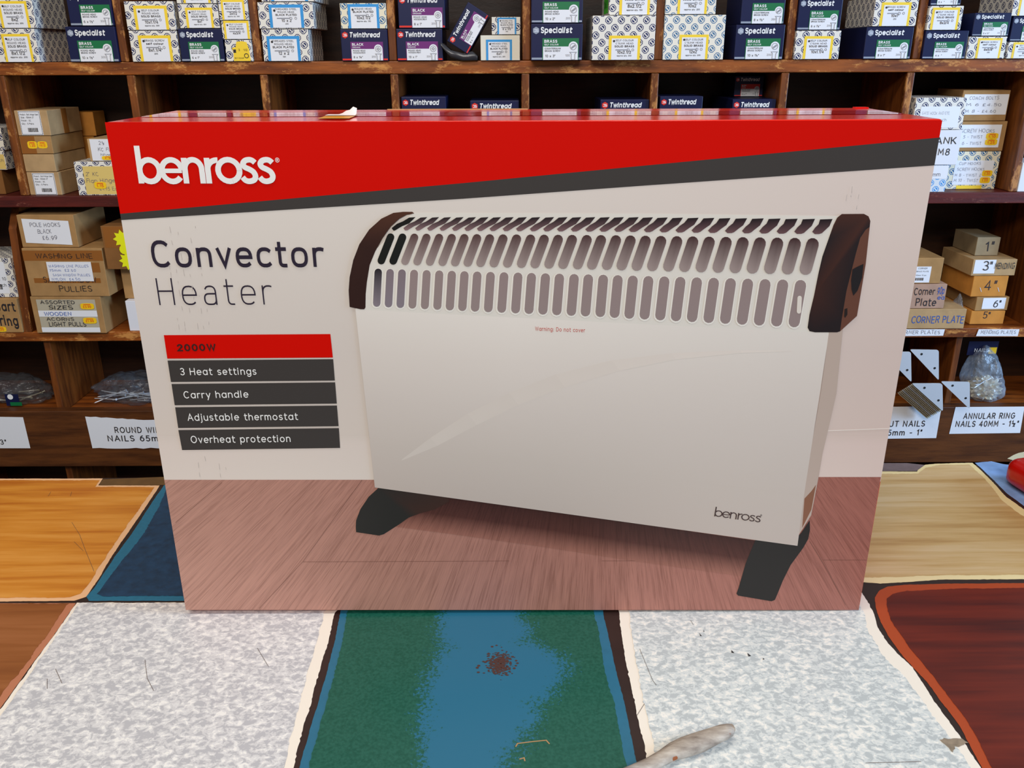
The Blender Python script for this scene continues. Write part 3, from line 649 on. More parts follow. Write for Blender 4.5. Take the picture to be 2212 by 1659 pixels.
peep(1424, 1516, 212, 'left in the sixth second-row compartment', 0, Y0+.008, 'BZP')
z = peep(1580, 1673, 219, 'right in the sixth second-row compartment', 0, Y0+.008, 'BZP', .17)
navy_box('small navy box with red label standing set back on another navy box', (1586, 1648, 174, 219), RW, '6 x 1"', '200', Y=Y0+.09, kind='Twinthread', head='BZP', sub='CLEAR', depth=.08, z0=z, lw=(.22, .88))
navy_box('dim navy box deep in the seventh second-row compartment', (1703, 1722, 330, 419), RW, '6 x 1"', '200', Y=Y0+.1, kind='Twinthread', head='BZP', sub='CLEAR', depth=.08, z0=Z2)
# right-hand stacks, second row
Yr = Y0+.012
t, w_, h_ = carton('bracket_box', 'small patterned box under the box marked SHANK M8', 'box', (1985, 2046, 352, 410), Y0+.0, .1, pattern_mat('octagon_pattern_light_blue_card', (222, 226, 228), (70, 150, 215)), Z2); z = t.location.z+h_
paper(t, -.3*w_, .5*w_, .5*h_, .98*h_, -.05, [('8mm', .2, .2, .3)], INKG)
t, w_, h_ = carton('shank_box', 'white box marked SHANK M8 in black handwriting, right of the heater box', 'box', (1972, 2074, 276, 352), Y0+.0, .1, plain('white_card', (232, 232, 236), .6), z); z = t.location.z+h_
flat('lettering', text2d('SHANK', -.32*w_, .60*h_, .2*h_, INK, width=.74*w_, wt=.12, jit=.6)+text2d('M8', .06*w_, .28*h_, .2*h_, INK, wt=.12, jit=.6), t, -.05-.0004)
t, w_, h_ = carton('bracket_box', 'patterned box with wide blank-looking paper label atop the SHANK M8 box', 'box', (1971, 2083, 204, 274), Y0+.0, .1, PAT, z, .05)
paper(t, -.38*w_, .40*w_, .06*h_, .72*h_, -.05, [('GATE HOOK AND EYE', .05, .62, .14, .7), ('No. 6  each', .1, .3, .14, .6)], INK2, .08)
t, w_, h_ = carton('bracket_box', 'patterned box with two orange stickers and yellow strip, base of the right stack', 'box', (2047, 2157, 318, 400), Y0+.035, .1, PATB, Z2); z = t.location.z+h_
o = paper(t, -.36*w_, .40*w_, .12*h_, .76*h_, -.05, [('CUP HOOKS', .1, .82, .12), ('SCREW HOOKS', .08, .58, .12), ('M 8 - TWIST £', .04, .34, .12), ('M 10 - TWIST £', .04, .12, .12)], INKG, .08)
sticker(t, .3*w_, .42*h_, .2*w_, .16*h_, -.0505, '1.30'); sticker(t, .28*w_, .24*h_, .2*w_, .16*h_, -.0505, '1.55')
flat('label_strip', [rect(-.26*w_, .24*w_, .008*h_, .1*h_, YEL)], t, -.0504)
t, w_, h_ = carton('bracket_box', 'brown box with white handwritten label and two orange stickers, middle of the right stack', 'box', (2064, 2173, 252, 317), Y0+.035, .1, CARD, z); z = t.location.z+h_
paper(t, -.48*w_, .40*w_, .12*h_, .88*h_, -.05, [('SCREW HOOKS', .1, .65, .16), ('M 5 - TWIST', .06, .4, .14), ('M 6 - TWIST', .06, .12, .14)], INKG, .08)
sticker(t, .24*w_, .5*h_, .24*w_, .2*h_, -.0505, '1.10'); sticker(t, .24*w_, .3*h_, .24*w_, .2*h_, -.0505, '1.25')
t, w_, h_ = carton('bracket_box', 'brown box with white handwritten label priced £4.60, top of the right stack', 'box', (2078, 2180, 182, 249), Y0+.035, .1, CARD, z)
paper(t, -.46*w_, .48*w_, .2*h_, .86*h_, -.05, [('COACH BOLTS', .12, .74, .16), ('M 6 £4.50', .08, .42, .14, .8), ('M 8 - £4.60', .08, .1, .15, .7)], INKG, .08)
t, w_, h_ = carton('white_box', 'white box marked with pattern at the right photo edge, second row', 'box', (2197, 2260, 345, 408), Y0+.0, .1, plain('white_card', (232, 232, 236), .6), Z2)
# ---------------------------------------------------------------- third row, left
t, w_, h_ = carton('keyring_box', 'brown card box reading apart keyring in thick black marker', 'box', (-100, 68, 640, 713), Y0-.002, .13, CARD, Z3); z = t.location.z+h_
flat('lettering', text2d('split', -.40*w_, .64*h_, .27*h_, INK, width=.4*w_, wt=.17, jit=.5)+text2d('apart', .07*w_, .63*h_, .30*h_, INK, width=.40*w_, wt=.17, jit=.5)+text2d('keyring', -.08*w_, .2*h_, .32*h_, INK, width=.55*w_, wt=.17, jit=.5), t, -.065-.0004)
sticker(t, .17*w_, .1*h_, .16*w_, .15*h_, -.065, '1.20')
t, w_, h_ = carton('patterned_box', 'patterned box with white barcode label on the keyring box', 'box', (-60, 45, 549, 634), Y0+.008, .11, PAT, z)
paper(t, -.4*w_, .32*w_, .1*h_, .9*h_, -.055, [('hooks', .3, .7, .1), ('x 10', .7, .42, .1), ('each', .6, .22, .1)], INK, .1, 0, 'barcode_label', None, 0, True)
t, w_, h_ = carton('light_pull_box', 'brown box with pale paper strips listing light pulls and two yellow stickers', 'box', (74, 226, 646, 725), Y0-.008, .125, CARD, Z3, -.02); z = t.location.z+h_
pl = plain('grey_paper', (186, 176, 152), .7)
o = paper(t, -.42*w_, .42*w_, .02*h_, .92*h_, -.0625, [], INK, .1, 1, 'paper_label', pl)
flat('lettering', text2d('ASSORTED', -.36*w_, .80*h_, .10*h_, INK, width=.5*w_, wt=.12, jit=.6)+text2d('SIZES', -.26*w_, .655*h_, .11*h_, INK, width=.36*w_, wt=.12, jit=.6)+text2d('WOODEN', -.34*w_, .485*h_, .1*h_, BLUEINK, width=.4*w_, wt=.12, jit=.6)+text2d('ACORNS', -.32*w_, .345*h_, .09*h_, INK, width=.4*w_, wt=.12, jit=.6)+text2d('LIGHT PULLS', -.3*w_, .19*h_, .12*h_, INK, width=.54*w_, wt=.12, jit=.6), o, -.0625-.0012)
for zz0, zz1 in ((.455, .62), (.03, .16)): flat('paper_strip', [rect(-.42*w_, .42*w_, zz0*h_, zz1*h_, WHITE)], t, -.0625-.0007)
sticker(t, .3*w_, .74*h_, .19*w_, .16*h_, -.0637, '£3.99'); sticker(t, .3*w_, .35*h_, .19*w_, .16*h_, -.0637, '£1.99')
t, w_, h_ = carton('pulley_box', 'brown taped box marked sash window pullies, second of the left stack', 'box', (58, 231, 541, 645), Y0-.008, .12, CARD, z, -.02); z = t.location.z+h_
flat('tape', [rect(-.499*w_, .499*w_, .74*h_, .95*h_, KRAFT), rect(-.42*w_, .42*w_, .28*h_, .38*h_, KRAFT), rect(.2*w_, .44*w_, .5*h_, .7*h_, KRAFT)], t, -.06-.0002)
flat('lettering', text2d('WASHING LINE', -.34*w_, .79*h_, .10*h_, INK, width=.72*w_, wt=.1, jit=.8)+text2d('SASH WINDOW', -.3*w_, .29*h_, .12*h_, INK, width=.68*w_, wt=.1, jit=.6)+text2d('PULLIES', -.12*w_, .1*h_, .12*h_, INK, width=.42*w_, wt=.1, jit=.6), t, -.06-.0006)
paper(t, -.22*w_, .34*w_, .32*h_, .72*h_, -.0608, [('WASHING LINE PULLIES', .04, .72, .13, .9), ('75mm  £2.50', .04, .5, .13, .6), ('SASH WINDOW PULLIES', .1, .26, .13, .84), ('NYLON  £4.50', .06, .04, .13, .64)], BLUEINK, .09, .8)
t, w_, h_ = carton('hook_box', 'brown box with curling white label for black pole hooks, top of the left stack', 'box', (44, 168, 470, 540), Y0-.002, .12, CARD, z, -.03)
paper(t, -.42*w_, .4*w_, .14*h_, .88*h_, -.0602, [('POLE HOOKS', .16, .68, .17, .66), ('BLACK', .3, .42, .17, .3), ('£6.99', .38, .16, .17, .32)], INKG, .1, .8, 'paper_label', None, .004)
# flap with star stickers and boxes behind
YEL2 = plain('fluorescent_yellow', (240, 240, 20), .5)
t, w_, h_ = carton('white_box', 'white box on the third-row shelf beside the heater box edge', 'box', (276, 380, 655, 720), Y0+.005, .1, MATS['white_card'], Z3); z = t.location.z+h_
t, w_, h_ = carton('brown_box', 'brown box between the white box and the star-stickered box', 'box', (266, 380, 584, 654), Y0+.02, .1, CARD, z); z = t.location.z+h_
t, w_, h_ = carton('star_sticker_box', 'brown box carrying fluorescent yellow star price stickers beside the heater box', 'box', (225, 330, 488, 582), Y0-.01, .11, CARDD, z, -.02)
flat('tape', [rect(-.46*w_, .3*w_, .5*h_, .98*h_, KRAFT)], t, -.055-.0002)
for cx_, cz_ in ((-.08, .7), (-.03, .2)):
    st = [(cx_*w_+(.2 if k % 2 else .13)*w_*math.cos(math.pi*k/9), cz_*h_+(.2 if k % 2 else .13)*w_*math.sin(math.pi*k/9)) for k in range(18)]
    flat('star_sticker', [(st, YEL2)], t, -.055-.0005)
flat('round_sticker', [disc(-.08*w_, .46*h_, .1*w_, YEL2, 12)], t, -.055-.0008)
# third row, right
t, w_, h_ = carton('corner_plate_box', 'long brown box lettered CORNER PLATE, bottom of the stack right of the heater box', 'box', (1925, 2087, 657, 700), Y0-.004, .13, CARDL, Z3, .0); z = t.location.z+h_
flat('lettering', text2d('1" CORNER PLATE', -.32*w_, .28*h_, .36*h_, BLUEINK, width=.81*w_, wt=.12, jit=.6), t, -.0654)
t, w_, h_ = carton('corner_plate_box', 'brown box lettered Corner Plate 90p, middle of the stack', 'box', (1925, 2044, 604, 657), Y0-.002, .12, card_mat('rosy_card', (182, 146, 124)), z); z = t.location.z+h_
flat('lettering', text2d('Corner', -.08*w_, .55*h_, .3*h_, INK, width=.38*w_, wt=.13, jit=.5)+text2d('Plate', -.02*w_, .1*h_, .32*h_, INK, width=.38*w_, wt=.13, jit=.5)+text2d('90p', .34*w_, .58*h_, .3*h_, BLUEINK, width=.13*w_, wt=.14, jit=.5)+text2d('ea', .36*w_, .36*h_, .18*h_, BLUEINK, wt=.14), t, -.0604)
t, w_, h_ = carton('corner_plate_box', 'brown box with white barcode label, top of the stack right of the heater box', 'box', (1935, 2037, 548, 604), Y0+.0, .11, CARD, z)
paper(t, -.35*w_, .26*w_, .04*h_, .66*h_, -.055, [('CORNER', .55, .84, .1), ('BRACE PLATE', .5, .66, .08), ('50mm 10 pc', .5, .42, .08)], INK, .12, 0, 'barcode_label', None, 0, True)
Ym = Y0+.025
t, w_, h_ = carton('mending_plate_box', 'orange card box marked 5, bottom of the mending plate stack', 'box', (2098, 2172, 655, 684), Ym, .12, CARDO, Z3, .02); z = t.location.z+h_
flat('lettering', text2d('5"', -.14*w_, .42*h_, .5*h_, INK, wt=.11, jit=.8), t, -.0604)
t, w_, h_ = carton('mending_plate_box', 'crushed box with white label marked 6 in the mending plate stack', 'box', (2108, 2180, 624, 654), Ym, .12, CARD, z, .04); z = t.location.z+h_
paper(t, -.3*w_, .4*w_, .12*h_, .92*h_, -.06, [('6"', .48, .15, .62)], INK, .12, .6)
t, w_, h_ = carton('mending_plate_box', 'orange card box marked 4 with two staples in the mending plate stack', 'box', (2102, 2178, 578, 623), Ym, .12, CARDO, z, .02); z = t.location.z+h_
flat('lettering', text2d('4"', -.14*w_, .3*h_, .5*h_, INK, wt=.1, jit=.8), t, -.0604)
for sx in (-.27, .24): flat('staple', [(q, METAL) for q in ribbon([(sx*w_, .44*h_), (sx*w_+.004, .24*h_)], .0006)], t, -.0606)
t, w_, h_ = carton('mending_plate_box', 'flattened white-fronted box reading 3 MENDING', 'box', (2102, 2198, 541, 577), Ym, .12, CARDL, z, .02); z = t.location.z+h_
paper(t, -.46*w_, .02*w_, .14*h_, .96*h_, -.06, [], INK); flat('lettering', text2d('3"', -.26*w_, .3*h_, .55*h_, INK, wt=.1, jit=.6)+text2d('MENDING', .0*w_, .42*h_, .36*h_, INK, width=.46*w_, wt=.13, jit=.8), t, -.0612)
t, w_, h_ = carton('mending_plate_box', 'small brown box marked 1 on top of the mending plate stack', 'box', (2111, 2161, 500, 540), Ym+.03, .09, card_mat('drab_card', (158, 140, 110)), z)
flat('lettering', text2d('1"', -.08*w_, .22*h_, .55*h_, INK, wt=.11, jit=.6), t, -.0454)
FILM = film_mat('clear_film', (190, 202, 214), .30)
p = ony(2083, 694, Y0+.02)
t = thing('plastic_bag', 'clear plastic bag slumped between the corner plate and mending plate boxes', 'bag', (p.x-.002, Y0+.05, Z3+.0005))
crumple('film', .012, .028, .030, .3, FILM, t, 5.2, taper=.5)
# ---------------------------------------------------------------- fourth row: bags, brackets
ZB = Z4-.0135
def nails(par, n, rx, ry, z, L, R, m):
    for i in range(n):
        a = R.uniform(-.5, .5); b = R.uniform(-.15, .35); c = Vector((R.uniform(-rx, rx), R.uniform(-ry, ry*.3), z+R.uniform(0, .014)))
        d = Vector((math.cos(a)*math.cos(b), math.sin(a)*math.cos(b), math.sin(b)))
        bm = bmesh.new(); r = bmesh.ops.create_cone(bm, segments=8, radius1=.0011, radius2=.0011, depth=L, cap_ends=True)
        bmesh.ops.create_cone(bm, segments=10, radius1=.0024, radius2=.0024, depth=.0008, cap_ends=True, matrix=Matrix.Translation((0, 0, L/2)))
        bmesh.ops.create_cone(bm, segments=8, radius1=.0, radius2=.0011, depth=.003, cap_ends=False, matrix=Matrix.Translation((0, 0, -L/2-.0015)))
        bmesh.ops.transform(bm, verts=bm.verts, matrix=Matrix.Translation(c) @ d.to_track_quat('Z', 'Y').to_matrix().to_4x4())
        me = bpy.data.meshes.new('nail'); bm.to_mesh(me); bm.free(); me.materials.append(m)
        o = bpy.data.objects.new('nail', me); COL.objects.link(o); o.parent = par
FILMD = film_mat('dim_clear_film', (110, 118, 124), .26)
p = ony(30, 885, Y0+.06)
t = thing('plastic_bag', 'clear plastic bag with navy and green packet at the far left of the bottom row', 'bag', (p.x, Y0+.085, ZB+.0005))
crumple('film', .078, .05, .034, .35, FILMD, t, 1.3, taper=.25)
flat('packet_card', [rect(.0, .028, .004, .03, NAVY), rect(.008, .032, .004, .012, GREEN)]+lift([disc(.011, .024, .006, PRINTW, 10)], .0003), t, -.045)
nails(t, 6, .05, .03, .006, .05, random.Random(4), METALD)
p = ony(285, 885, Y0+.06)
t = thing('plastic_bag', 'clear plastic bag of round wire nails just left of the heater box', 'bag', (p.x, Y0+.085, ZB+.0005))
crumple('film', .085, .052, .034, .4, FILMD, t, 7.7, taper=.2)
nails(t, 16, .05, .035, .006, .062, random.Random(9), METAL)
p = ony(2136, 850, Y0+.05)
t = thing('plastic_bag', 'full clear plastic bag of small nails with a navy header at the lower right', 'bag', (p.x, Y0+.072, ZB+.0005))
crumple('film', .055, .044, .066, .22, FILM, t, 3.1, lean=-.3, taper=.5)
crumple('nail_heap', .034, .028, .026, .5, METALD, t, 2.2, 4, (-.004, -.003, .002), freq=6, smooth=False)
box('header_card', -.05, .012, .0, .002, .095, .125, NAVY, t, 0); flat('lettering', text2d('NAILS', -.036, .102, .008, PRINTW, wt=.16)+[rect(-.006, .01, .098, .112, STICK)], t, -.0006)
nails(t, 16, .028, .028, .028, .03, random.Random(2), METAL)
def bracket(label, tri, Y, group, m=METAL, th=.0016, yaw=0):
    P = [ony(u, v, Y) for u, v in tri]; c = sum(P, Vector())/3
    pts = []
    for i in range(3):                                             # rounded corners
        a, b, d = P[i-1], P[i], P[(i+1) % 3]
        ra = b+(a-b).normalized()*.005; rd = b+(d-b).normalized()*.005
        for k in range(5):
            s = k/4; q = ra*(1-s)**2+b*2*s*(1-s)+rd*s*s; pts.append((q.x-c.x, q.z-c.z))
    n = len(pts)
    if sum(pts[k][0]*pts[(k+1) % n][1]-pts[(k+1) % n][0]*pts[k][1] for k in range(n)) < 0: pts = pts[::-1]
    t = thing('corner_bracket', label, 'bracket', (c.x, Y, c.z), (0, 0, yaw), group)
    vs = [(x, 0, z) for x, z in pts]+[(x, th, z) for x, z in pts]
    fs = [list(range(n)), list(range(n, 2*n))[::-1]]+[[n+i, n+(i+1) % n, (i+1) % n, i] for i in range(n)]
    mesh('plate', vs, fs, m, None, t)
    cc = Vector((0, 0)); e = [Vector((P[i].x-c.x, P[i].z-c.z)) for i in range(3)]
    for i in (0, 2): h = e[i]*.45+e[1]*.12; flat('screw_hole', [disc(h.x, h.y, .0024, DARK, 12)], t, -.0003)
    return t
gb = 'steel corner brackets'
for k in range(11):
    s = k*3.2; y = Y0-.075+k*.0046
    lab = 'front triangular steel plate of the bracket bundle at the lower right' if k == 0 else 'steel plate packed in the slanting bundle of brackets at the lower right'
    bracket(lab, ((1970-s, 829+s*.62), (2036-s, 829+s*.62), (2037-s, 889+s*.55)), y, gb, METAL if k in (0, 3, 7) else METALD, .0036)
bracket('upright triangular steel plate, topmost beside the heater box', ((1965, 755), (2028, 756), (2028, 822)), Y0-.05, gb)
bracket('triangular steel plate, rightmost, lying over the paper labels', ((2032, 824), (2095, 825), (2095, 884)), Y0-.055, gb)
bracket('triangular steel plate half hidden by the heater box edge', ((1905, 760), (1968, 760), (1969, 826)), Y0-.058, gb)
# ------------------------------------------------------------------ counter
ctr = thing('shop_counter', 'shop counter topped with a patchwork of coloured laminate panels', 'counter', (0, 0, ZF))
WT = plain('dark_brown_laminate', (44, 28, 24), .45, vary=.15, scale=30)
def cpart(name, polys, z, label=None): return flat(name, polys, ctr, z+ZC-ZF, label, 'z')
def prism(name, pts, z0, z1, m, parent, label=None):
    n = len(pts); vs = [(x, y, z0) for x, y in pts]+[(x, y, z1) for x, y in pts]
    fs = [list(range(n))[::-1], list(range(n, 2*n))]+[[i, (i+1) % n, n+(i+1) % n, n+i] for i in range(n)]
    return mesh(name, vs, fs, m, None, parent, label=label)
FY = onz(1106, 1803).y
prism('worktop', [(-1.15, FY), (1.15, FY), (1.15, .303), (.62, .301), (-.43, .2755), (-.66, .2735), (-1.15, .268)], -.032-ZF, -.0006+ZC-ZF, WT, ctr)
prism('base_cabinet', [(-1.1, FY+.04), (1.1, FY+.04), (1.1, .24), (-1.1, .22)], 0, -.032-ZF, WFR, ctr)
def jitter(px, amp, step=.0025, seed=0, fine=1):
    """pixel outline on the counter -> world outline with a brushed, ragged edge"""
    W_ = [onz(u, v) for u, v in px]; W_ = [Vector((p.x, p.y)) for p in W_]; out = []
    for i, a in enumerate(W_):
        b = W_[(i+1) % len(W_)]; d = b-a; L = d.length
        n = max(1, int(L/step)); nv = Vector((-d.y, d.x))/(L or 1)
        for k in range(n):
            p = a+d*(k/n)
            j = noise.noise(Vector((p.x*55+seed, p.y*55, 0)))*.8+noise.noise(Vector((p.x*420, p.y*420+seed, 3)))*.7*fine
            out.append(p+nv*j*amp)
    return [(p.x, p.y) for p in out]
def grain_mat(name, cols, rough=.35, spec=.4, scale=55, st=(.07, 1, 1)):
    if name in MATS: return MATS[name]
    m, nt, b = new_mat(name); N = NT(nt)
    f = N.math('MULTIPLY_ADD', N.noise(scale, st, 4, .6), .7, N.math('MULTIPLY', N.noise(7, (.35, 1, 1), 3), .3))
    n = len(cols); nt.links.new(N.ramp(f, [(.36+.28*i/(n-1), lin(c)) for i, c in enumerate(cols)]), b.inputs['Base Color'])
    b.inputs['Roughness'].default_value = rough; b.inputs['Specular IOR Level'].default_value = spec
    MATS[name] = m; return m
def fleck_mat(name, tones, patch=None):
    m, nt, b = new_mat(name); N = NT(nt)
    f = N.noise(215, (.8, 1, 1), 4, .62, dist=.5)
    col = N.ramp(f, [(0, lin(tones[0])), (.455, lin(tones[1])), (.535, lin(tones[2])), (.60, lin(tones[3]))], True)
    if patch:
        tc = N('ShaderNodeTexCoord'); vm = N('ShaderNodeVectorMath', operation='SUBTRACT', i_0=tc.outputs['Object']); vm.inputs[1].default_value = patch[0]
        v2 = N('ShaderNodeVectorMath', operation='DIVIDE', i_0=vm.outputs[0]); v2.inputs[1].default_value = patch[1]
        L = N('ShaderNodeVectorMath', operation='LENGTH', i_0=v2.outputs[0]).outputs['Value']
        k = N.math('ADD', L, N.math('MULTIPLY', N.noise(220, detail=5), 1.1))
        col = N.mix(N.ramp(k, [(.30, (1, 1, 1, 1)), (1.0, (0, 0, 0, 1))]), col, lin(tones[3]))
    nt.links.new(col, b.inputs['Base Color']); b.inputs['Roughness'].default_value = .3; b.inputs['Specular IOR Level'].default_value = .4
    return m
ORW = grain_mat('orange_woodgrain', [(180, 102, 28), (206, 134, 46), (222, 156, 72)], scale=80); PEACH = plain('peach_edge', (232, 184, 140), .4)
BRW = grain_mat('brown_woodgrain', [(120, 66, 30), (140, 82, 40), (158, 98, 56)]); PINKB = plain('pink_brown_edge', (182, 116, 84), .4)
YLW = grain_mat('straw_woodgrain', [(178, 140, 84), (200, 168, 112), (212, 186, 140)], scale=85); CRM = plain('cream_edge', (234, 216, 160), .4)
RDW = grain_mat('mahogany_woodgrain', [(62, 12, 12), (92, 24, 14), (112, 34, 18)], .3); RUST = plain('rust_edge', (168, 66, 24), .35)
TEAL = plain('teal_edge', (34, 106, 136), .35, vary=.08, scale=200); NAV = plain('navy_laminate', (22, 56, 86), .35, vary=.3, scale=120)
FL1 = fleck_mat('white_fleck_laminate', [(182, 181, 183), (204, 202, 201), (217, 215, 213), (234, 231, 225)])
pc = onz(1600, 1395); FL2 = fleck_mat('white_fleck_laminate_worn', [(182, 187, 186), (204, 208, 205), (218, 219, 213), (236, 232, 222)], ((pc.x, pc.y, 0), (.085, .055, 1)))
CRE = plain('off_white_edge', (238, 228, 212), .4)
def panel(label, outer, m_edge, inner, m_in, a0=.0006, a1=.0012, sd=0):
    o = cpart('laminate_panel', [(jitter(outer, a0, seed=sd), m_edge)], -.0004, label)
    for i, (px, m) in enumerate([(inner, m_in)] if inner else []):
        cpart('panel_field', [(jitter(px, a1, seed=sd+9), m)], -.0002).parent = o; COL.objects[-1]
    return o
panel('orange wood-effect panel', [(-420, 1034), (222, 1033), (212, 1048), (345, 1048), (330, 1072), (290, 1130), (245, 1195), (205, 1262), (186, 1288), (160, 1297), (-420, 1302)], PEACH,
      [(-420, 1037), (215, 1037), (206, 1051), (334, 1052), (318, 1074), (276, 1132), (232, 1196), (192, 1260), (174, 1282), (150, 1290), (-420, 1294)], ORW, .0006, .0014, 1)
panel('navy blue panel with teal edge', [(353, 1049), (330, 1082), (290, 1144), (245, 1206), (203, 1270), (187, 1287), (192, 1297), (420, 1297), (720, 1296), (720, 1040), (356, 1045)], TEAL,
      [(362, 1052), (342, 1095), (305, 1160), (262, 1212), (226, 1262), (208, 1283), (222, 1288), (420, 1286), (700, 1285), (700, 1052)], NAV, .0006, .0016, 2)
panel('brown wood-effect panel', [(164, 1302), (150, 1322), (118, 1370), (70, 1432), (0, 1530), (-192, 1798), (-700, 1800), (-420, 1303)], PINKB,
      [(146, 1303), (128, 1326), (98, 1376), (52, 1438), (-14, 1522), (-206, 1794), (-690, 1796), (-420, 1306)], BRW, .0004, .0022, 3)
panel('white flecked panel left of the green one', [(166, 1301), (400, 1301), (760, 1299), (724, 1320), (712, 1372), (694, 1436), (672, 1514), (648, 1600), (632, 1668), (600, 1800), (-190, 1800), (0, 1533)], CRE,
      [(172, 1302), (400, 1302), (730, 1300), (700, 1322), (688, 1374), (668, 1440), (648, 1514), (626, 1600), (612, 1664), (580, 1790), (-172, 1790), (10, 1535)], FL1, .0012, .0018, 4)
gp = cpart('laminate_panel', [(jitter([(740, 1300), (735, 1322), (724, 1380), (705, 1455), (686, 1520), (662, 1600), (644, 1668), (610, 1800), (1410, 1800), (1380, 1668), (1366, 1600), (1350, 1524), (1332, 1452), (1318, 1390), (1303, 1322), (1300, 1300)], .0007, seed=5), plain('mid_blue_laminate', (36, 103, 130), .32, vary=.05, scale=150))], -.0004, 'green and blue panel with dark scorch-like mark')
# green fields with the ragged blue stream between them (shader threshold on real panel coordinates)
def green_mat():
    m, nt, b = new_mat('green_blue_laminate'); N = NT(nt)
    tc = N('ShaderNodeTexCoord'); best = None
    for u, v, hx, hy in ((1040, 1345, .042, .050), (1085, 1450, .054, .044), (1030, 1545, .044, .052), (990, 1640, .030, .06), (1030, 1470, .044, .06)):
        c = onz(u, v)
        vm = N('ShaderNodeVectorMath', operation='SUBTRACT', i_0=tc.outputs['Object']); vm.inputs[1].default_value = (c.x, c.y, 0)
        v2 = N('ShaderNodeVectorMath', operation='DIVIDE', i_0=vm.outputs[0]); v2.inputs[1].default_value = (hx, hy, 1e4)
        L = N('ShaderNodeVectorMath', operation='LENGTH', i_0=v2.outputs[0]).outputs['Value']
        best = L if best is None else N.math('MINIMUM', best, L)
    k = N.math('ADD', best, N.math('MULTIPLY', N.math('SUBTRACT', N.noise(330, detail=6, rough=.78), .5), 2.1))
    k = N.math('ADD', k, N.math('MULTIPLY', N.math('SUBTRACT', N.noise(28, detail=2), .5), .7))
    grn = N.ramp(N.noise(400, detail=3), [(.35, lin((14, 78, 62))), (.65, lin((32, 92, 76)))])
    nt.links.new(N.mix(N.ramp(k, [(.93, (0, 0, 0, 1)), (1.07, (1, 1, 1, 1))]), lin((36, 103, 130)), grn), b.inputs['Base Color'])
    b.inputs['Roughness'].default_value = .32; b.inputs['Specular IOR Level'].default_value = .4
    return m
GM = green_mat()
o = cpart('panel_field', [(jitter([(756, 1302), (750, 1322), (740, 1384), (722, 1458), (704, 1520), (682, 1600), (664, 1668), (640, 1790), (1380, 1790), (1358, 1668), (1342, 1600), (1328, 1524), (1308, 1452), (1298, 1390), (1284, 1322), (1280, 1302)], .0014, seed=6), GM)], -.0002); o.parent = gp
def blot():
    q = []; R = random.Random(5); m = plain('scorch_brown', (74, 46, 40), .5)
    for i in range(420):
        a = R.uniform(0, 6.28); r = abs(R.gauss(0, .5)); cu = 1080+30*r*math.cos(a)+(-6 if R.random() < .4 else 4); cv = 1430+24*r*math.sin(a)+(12 if R.random() < .4 else -4)
        p = onz(cu, cv); s = R.uniform(.0005, .0015); q.append(disc(p.x, p.y, s, m, 6, R.random(), s*R.uniform(.5, 1)))
    return q
o = cpart('scorch_mark', blot(), -.0001, 'brown speckled scorch mark'); o.parent = gp
panel('white flecked panel right of the green one', [(1330, 1300), (1337, 1322), (1345, 1390), (1358, 1460), (1376, 1540), (1392, 1610), (1400, 1668), (1425, 1800), (2240, 1800), (2126, 1668), (2073, 1588), (2034, 1536), (2002, 1489), (1971, 1441), (1943, 1415), (1919, 1389), (1896, 1354), (1888, 1322), (1862, 1280), (1845, 1270)], CRE,
      [(1352, 1300), (1358, 1322), (1368, 1390), (1380, 1460), (1396, 1540), (1412, 1610), (1420, 1668), (1445, 1790), (2210, 1790), (2100, 1662), (2050, 1590), (2016, 1545), (1984, 1502), (1952, 1458), (1922, 1432), (1898, 1402), (1876, 1362), (1866, 1322), (1845, 1285)], FL2, .0012, .0018, 7)
panel('mahogany panel with rust edge', [(1900, 1268+7), (1918, 1266), (1960, 1262), (2060, 1260), (2700, 1256), (2900, 1800), (2170, 1800), (2125, 1664), (2073, 1567), (2034, 1515), (2002, 1472), (1951, 1417), (1920, 1375), (1904, 1346), (1892, 1312), (1890, 1290)], RUST,
      [(1928, 1283), (1960, 1276), (2060, 1271), (2700, 1266), (2880, 1790), (2195, 1790), (2146, 1664), (2094, 1562), (2052, 1508), (2018, 1462), (1972, 1408), (1944, 1368), (1926, 1340), (1916, 1312), (1916, 1292)], RDW, .0006, .001, 8)
panel('straw wood-effect panel', [(1700, 1018), (1981, 1018), (1984, 1011), (1997, 1004), (2020, 1001), (2100, 999), (2119, 1015), (2146, 1042), (2173, 1072), (2230, 1112), (2330, 1160), (2420, 1250), (2038, 1251), (1902, 1260), (1820, 1254), (1700, 1252)], CRM,
      [(1700, 1024), (1984, 1023), (2000, 1010), (2030, 1004), (2094, 1003), (2112, 1019), (2138, 1046), (2162, 1078), (2200, 1108), (2300, 1170), (2380, 1240), (2038, 1242), (1902, 1247), (1820, 1244), (1700, 1242)], YLW, .0008, .0014, 10)
BLM = plain('blue_daylight_laminate', (132, 170, 222), .2, 0, .6, .2, 45)  # blue of the window daylight is put into this panel's colour
panel('pale panel at the far right, blue daylight painted into its colour', [(2106, 999), (2142, 996), (2168, 1002), (2230, 1010), (2400, 1100), (2400, 1175), (2300, 1130), (2212, 1092), (2176, 1066), (2148, 1038), (2122, 1013)], BLM, None, None, .0005, 0, 11)
panel('cream panel at the far right back corner', [(2176, 990), (2190, 982), (2200, 978), (2225, 973), (2420, 968), (2500, 1030), (2290, 1040), (2220, 1002)], plain('cream_laminate', (206, 204, 176), .4), None, None, .0006, 0, 12)
cpart('edge_strip', [([tuple(onz(u, v).xy) for u, v in ((222, 1035), (348, 1030), (420, 1030), (420, 1047), (214, 1048))], plain('bare_brown_edge', (98, 70, 36), .5, vary=.15, scale=80))], -.0002, 'bare brown strip along the back edge')
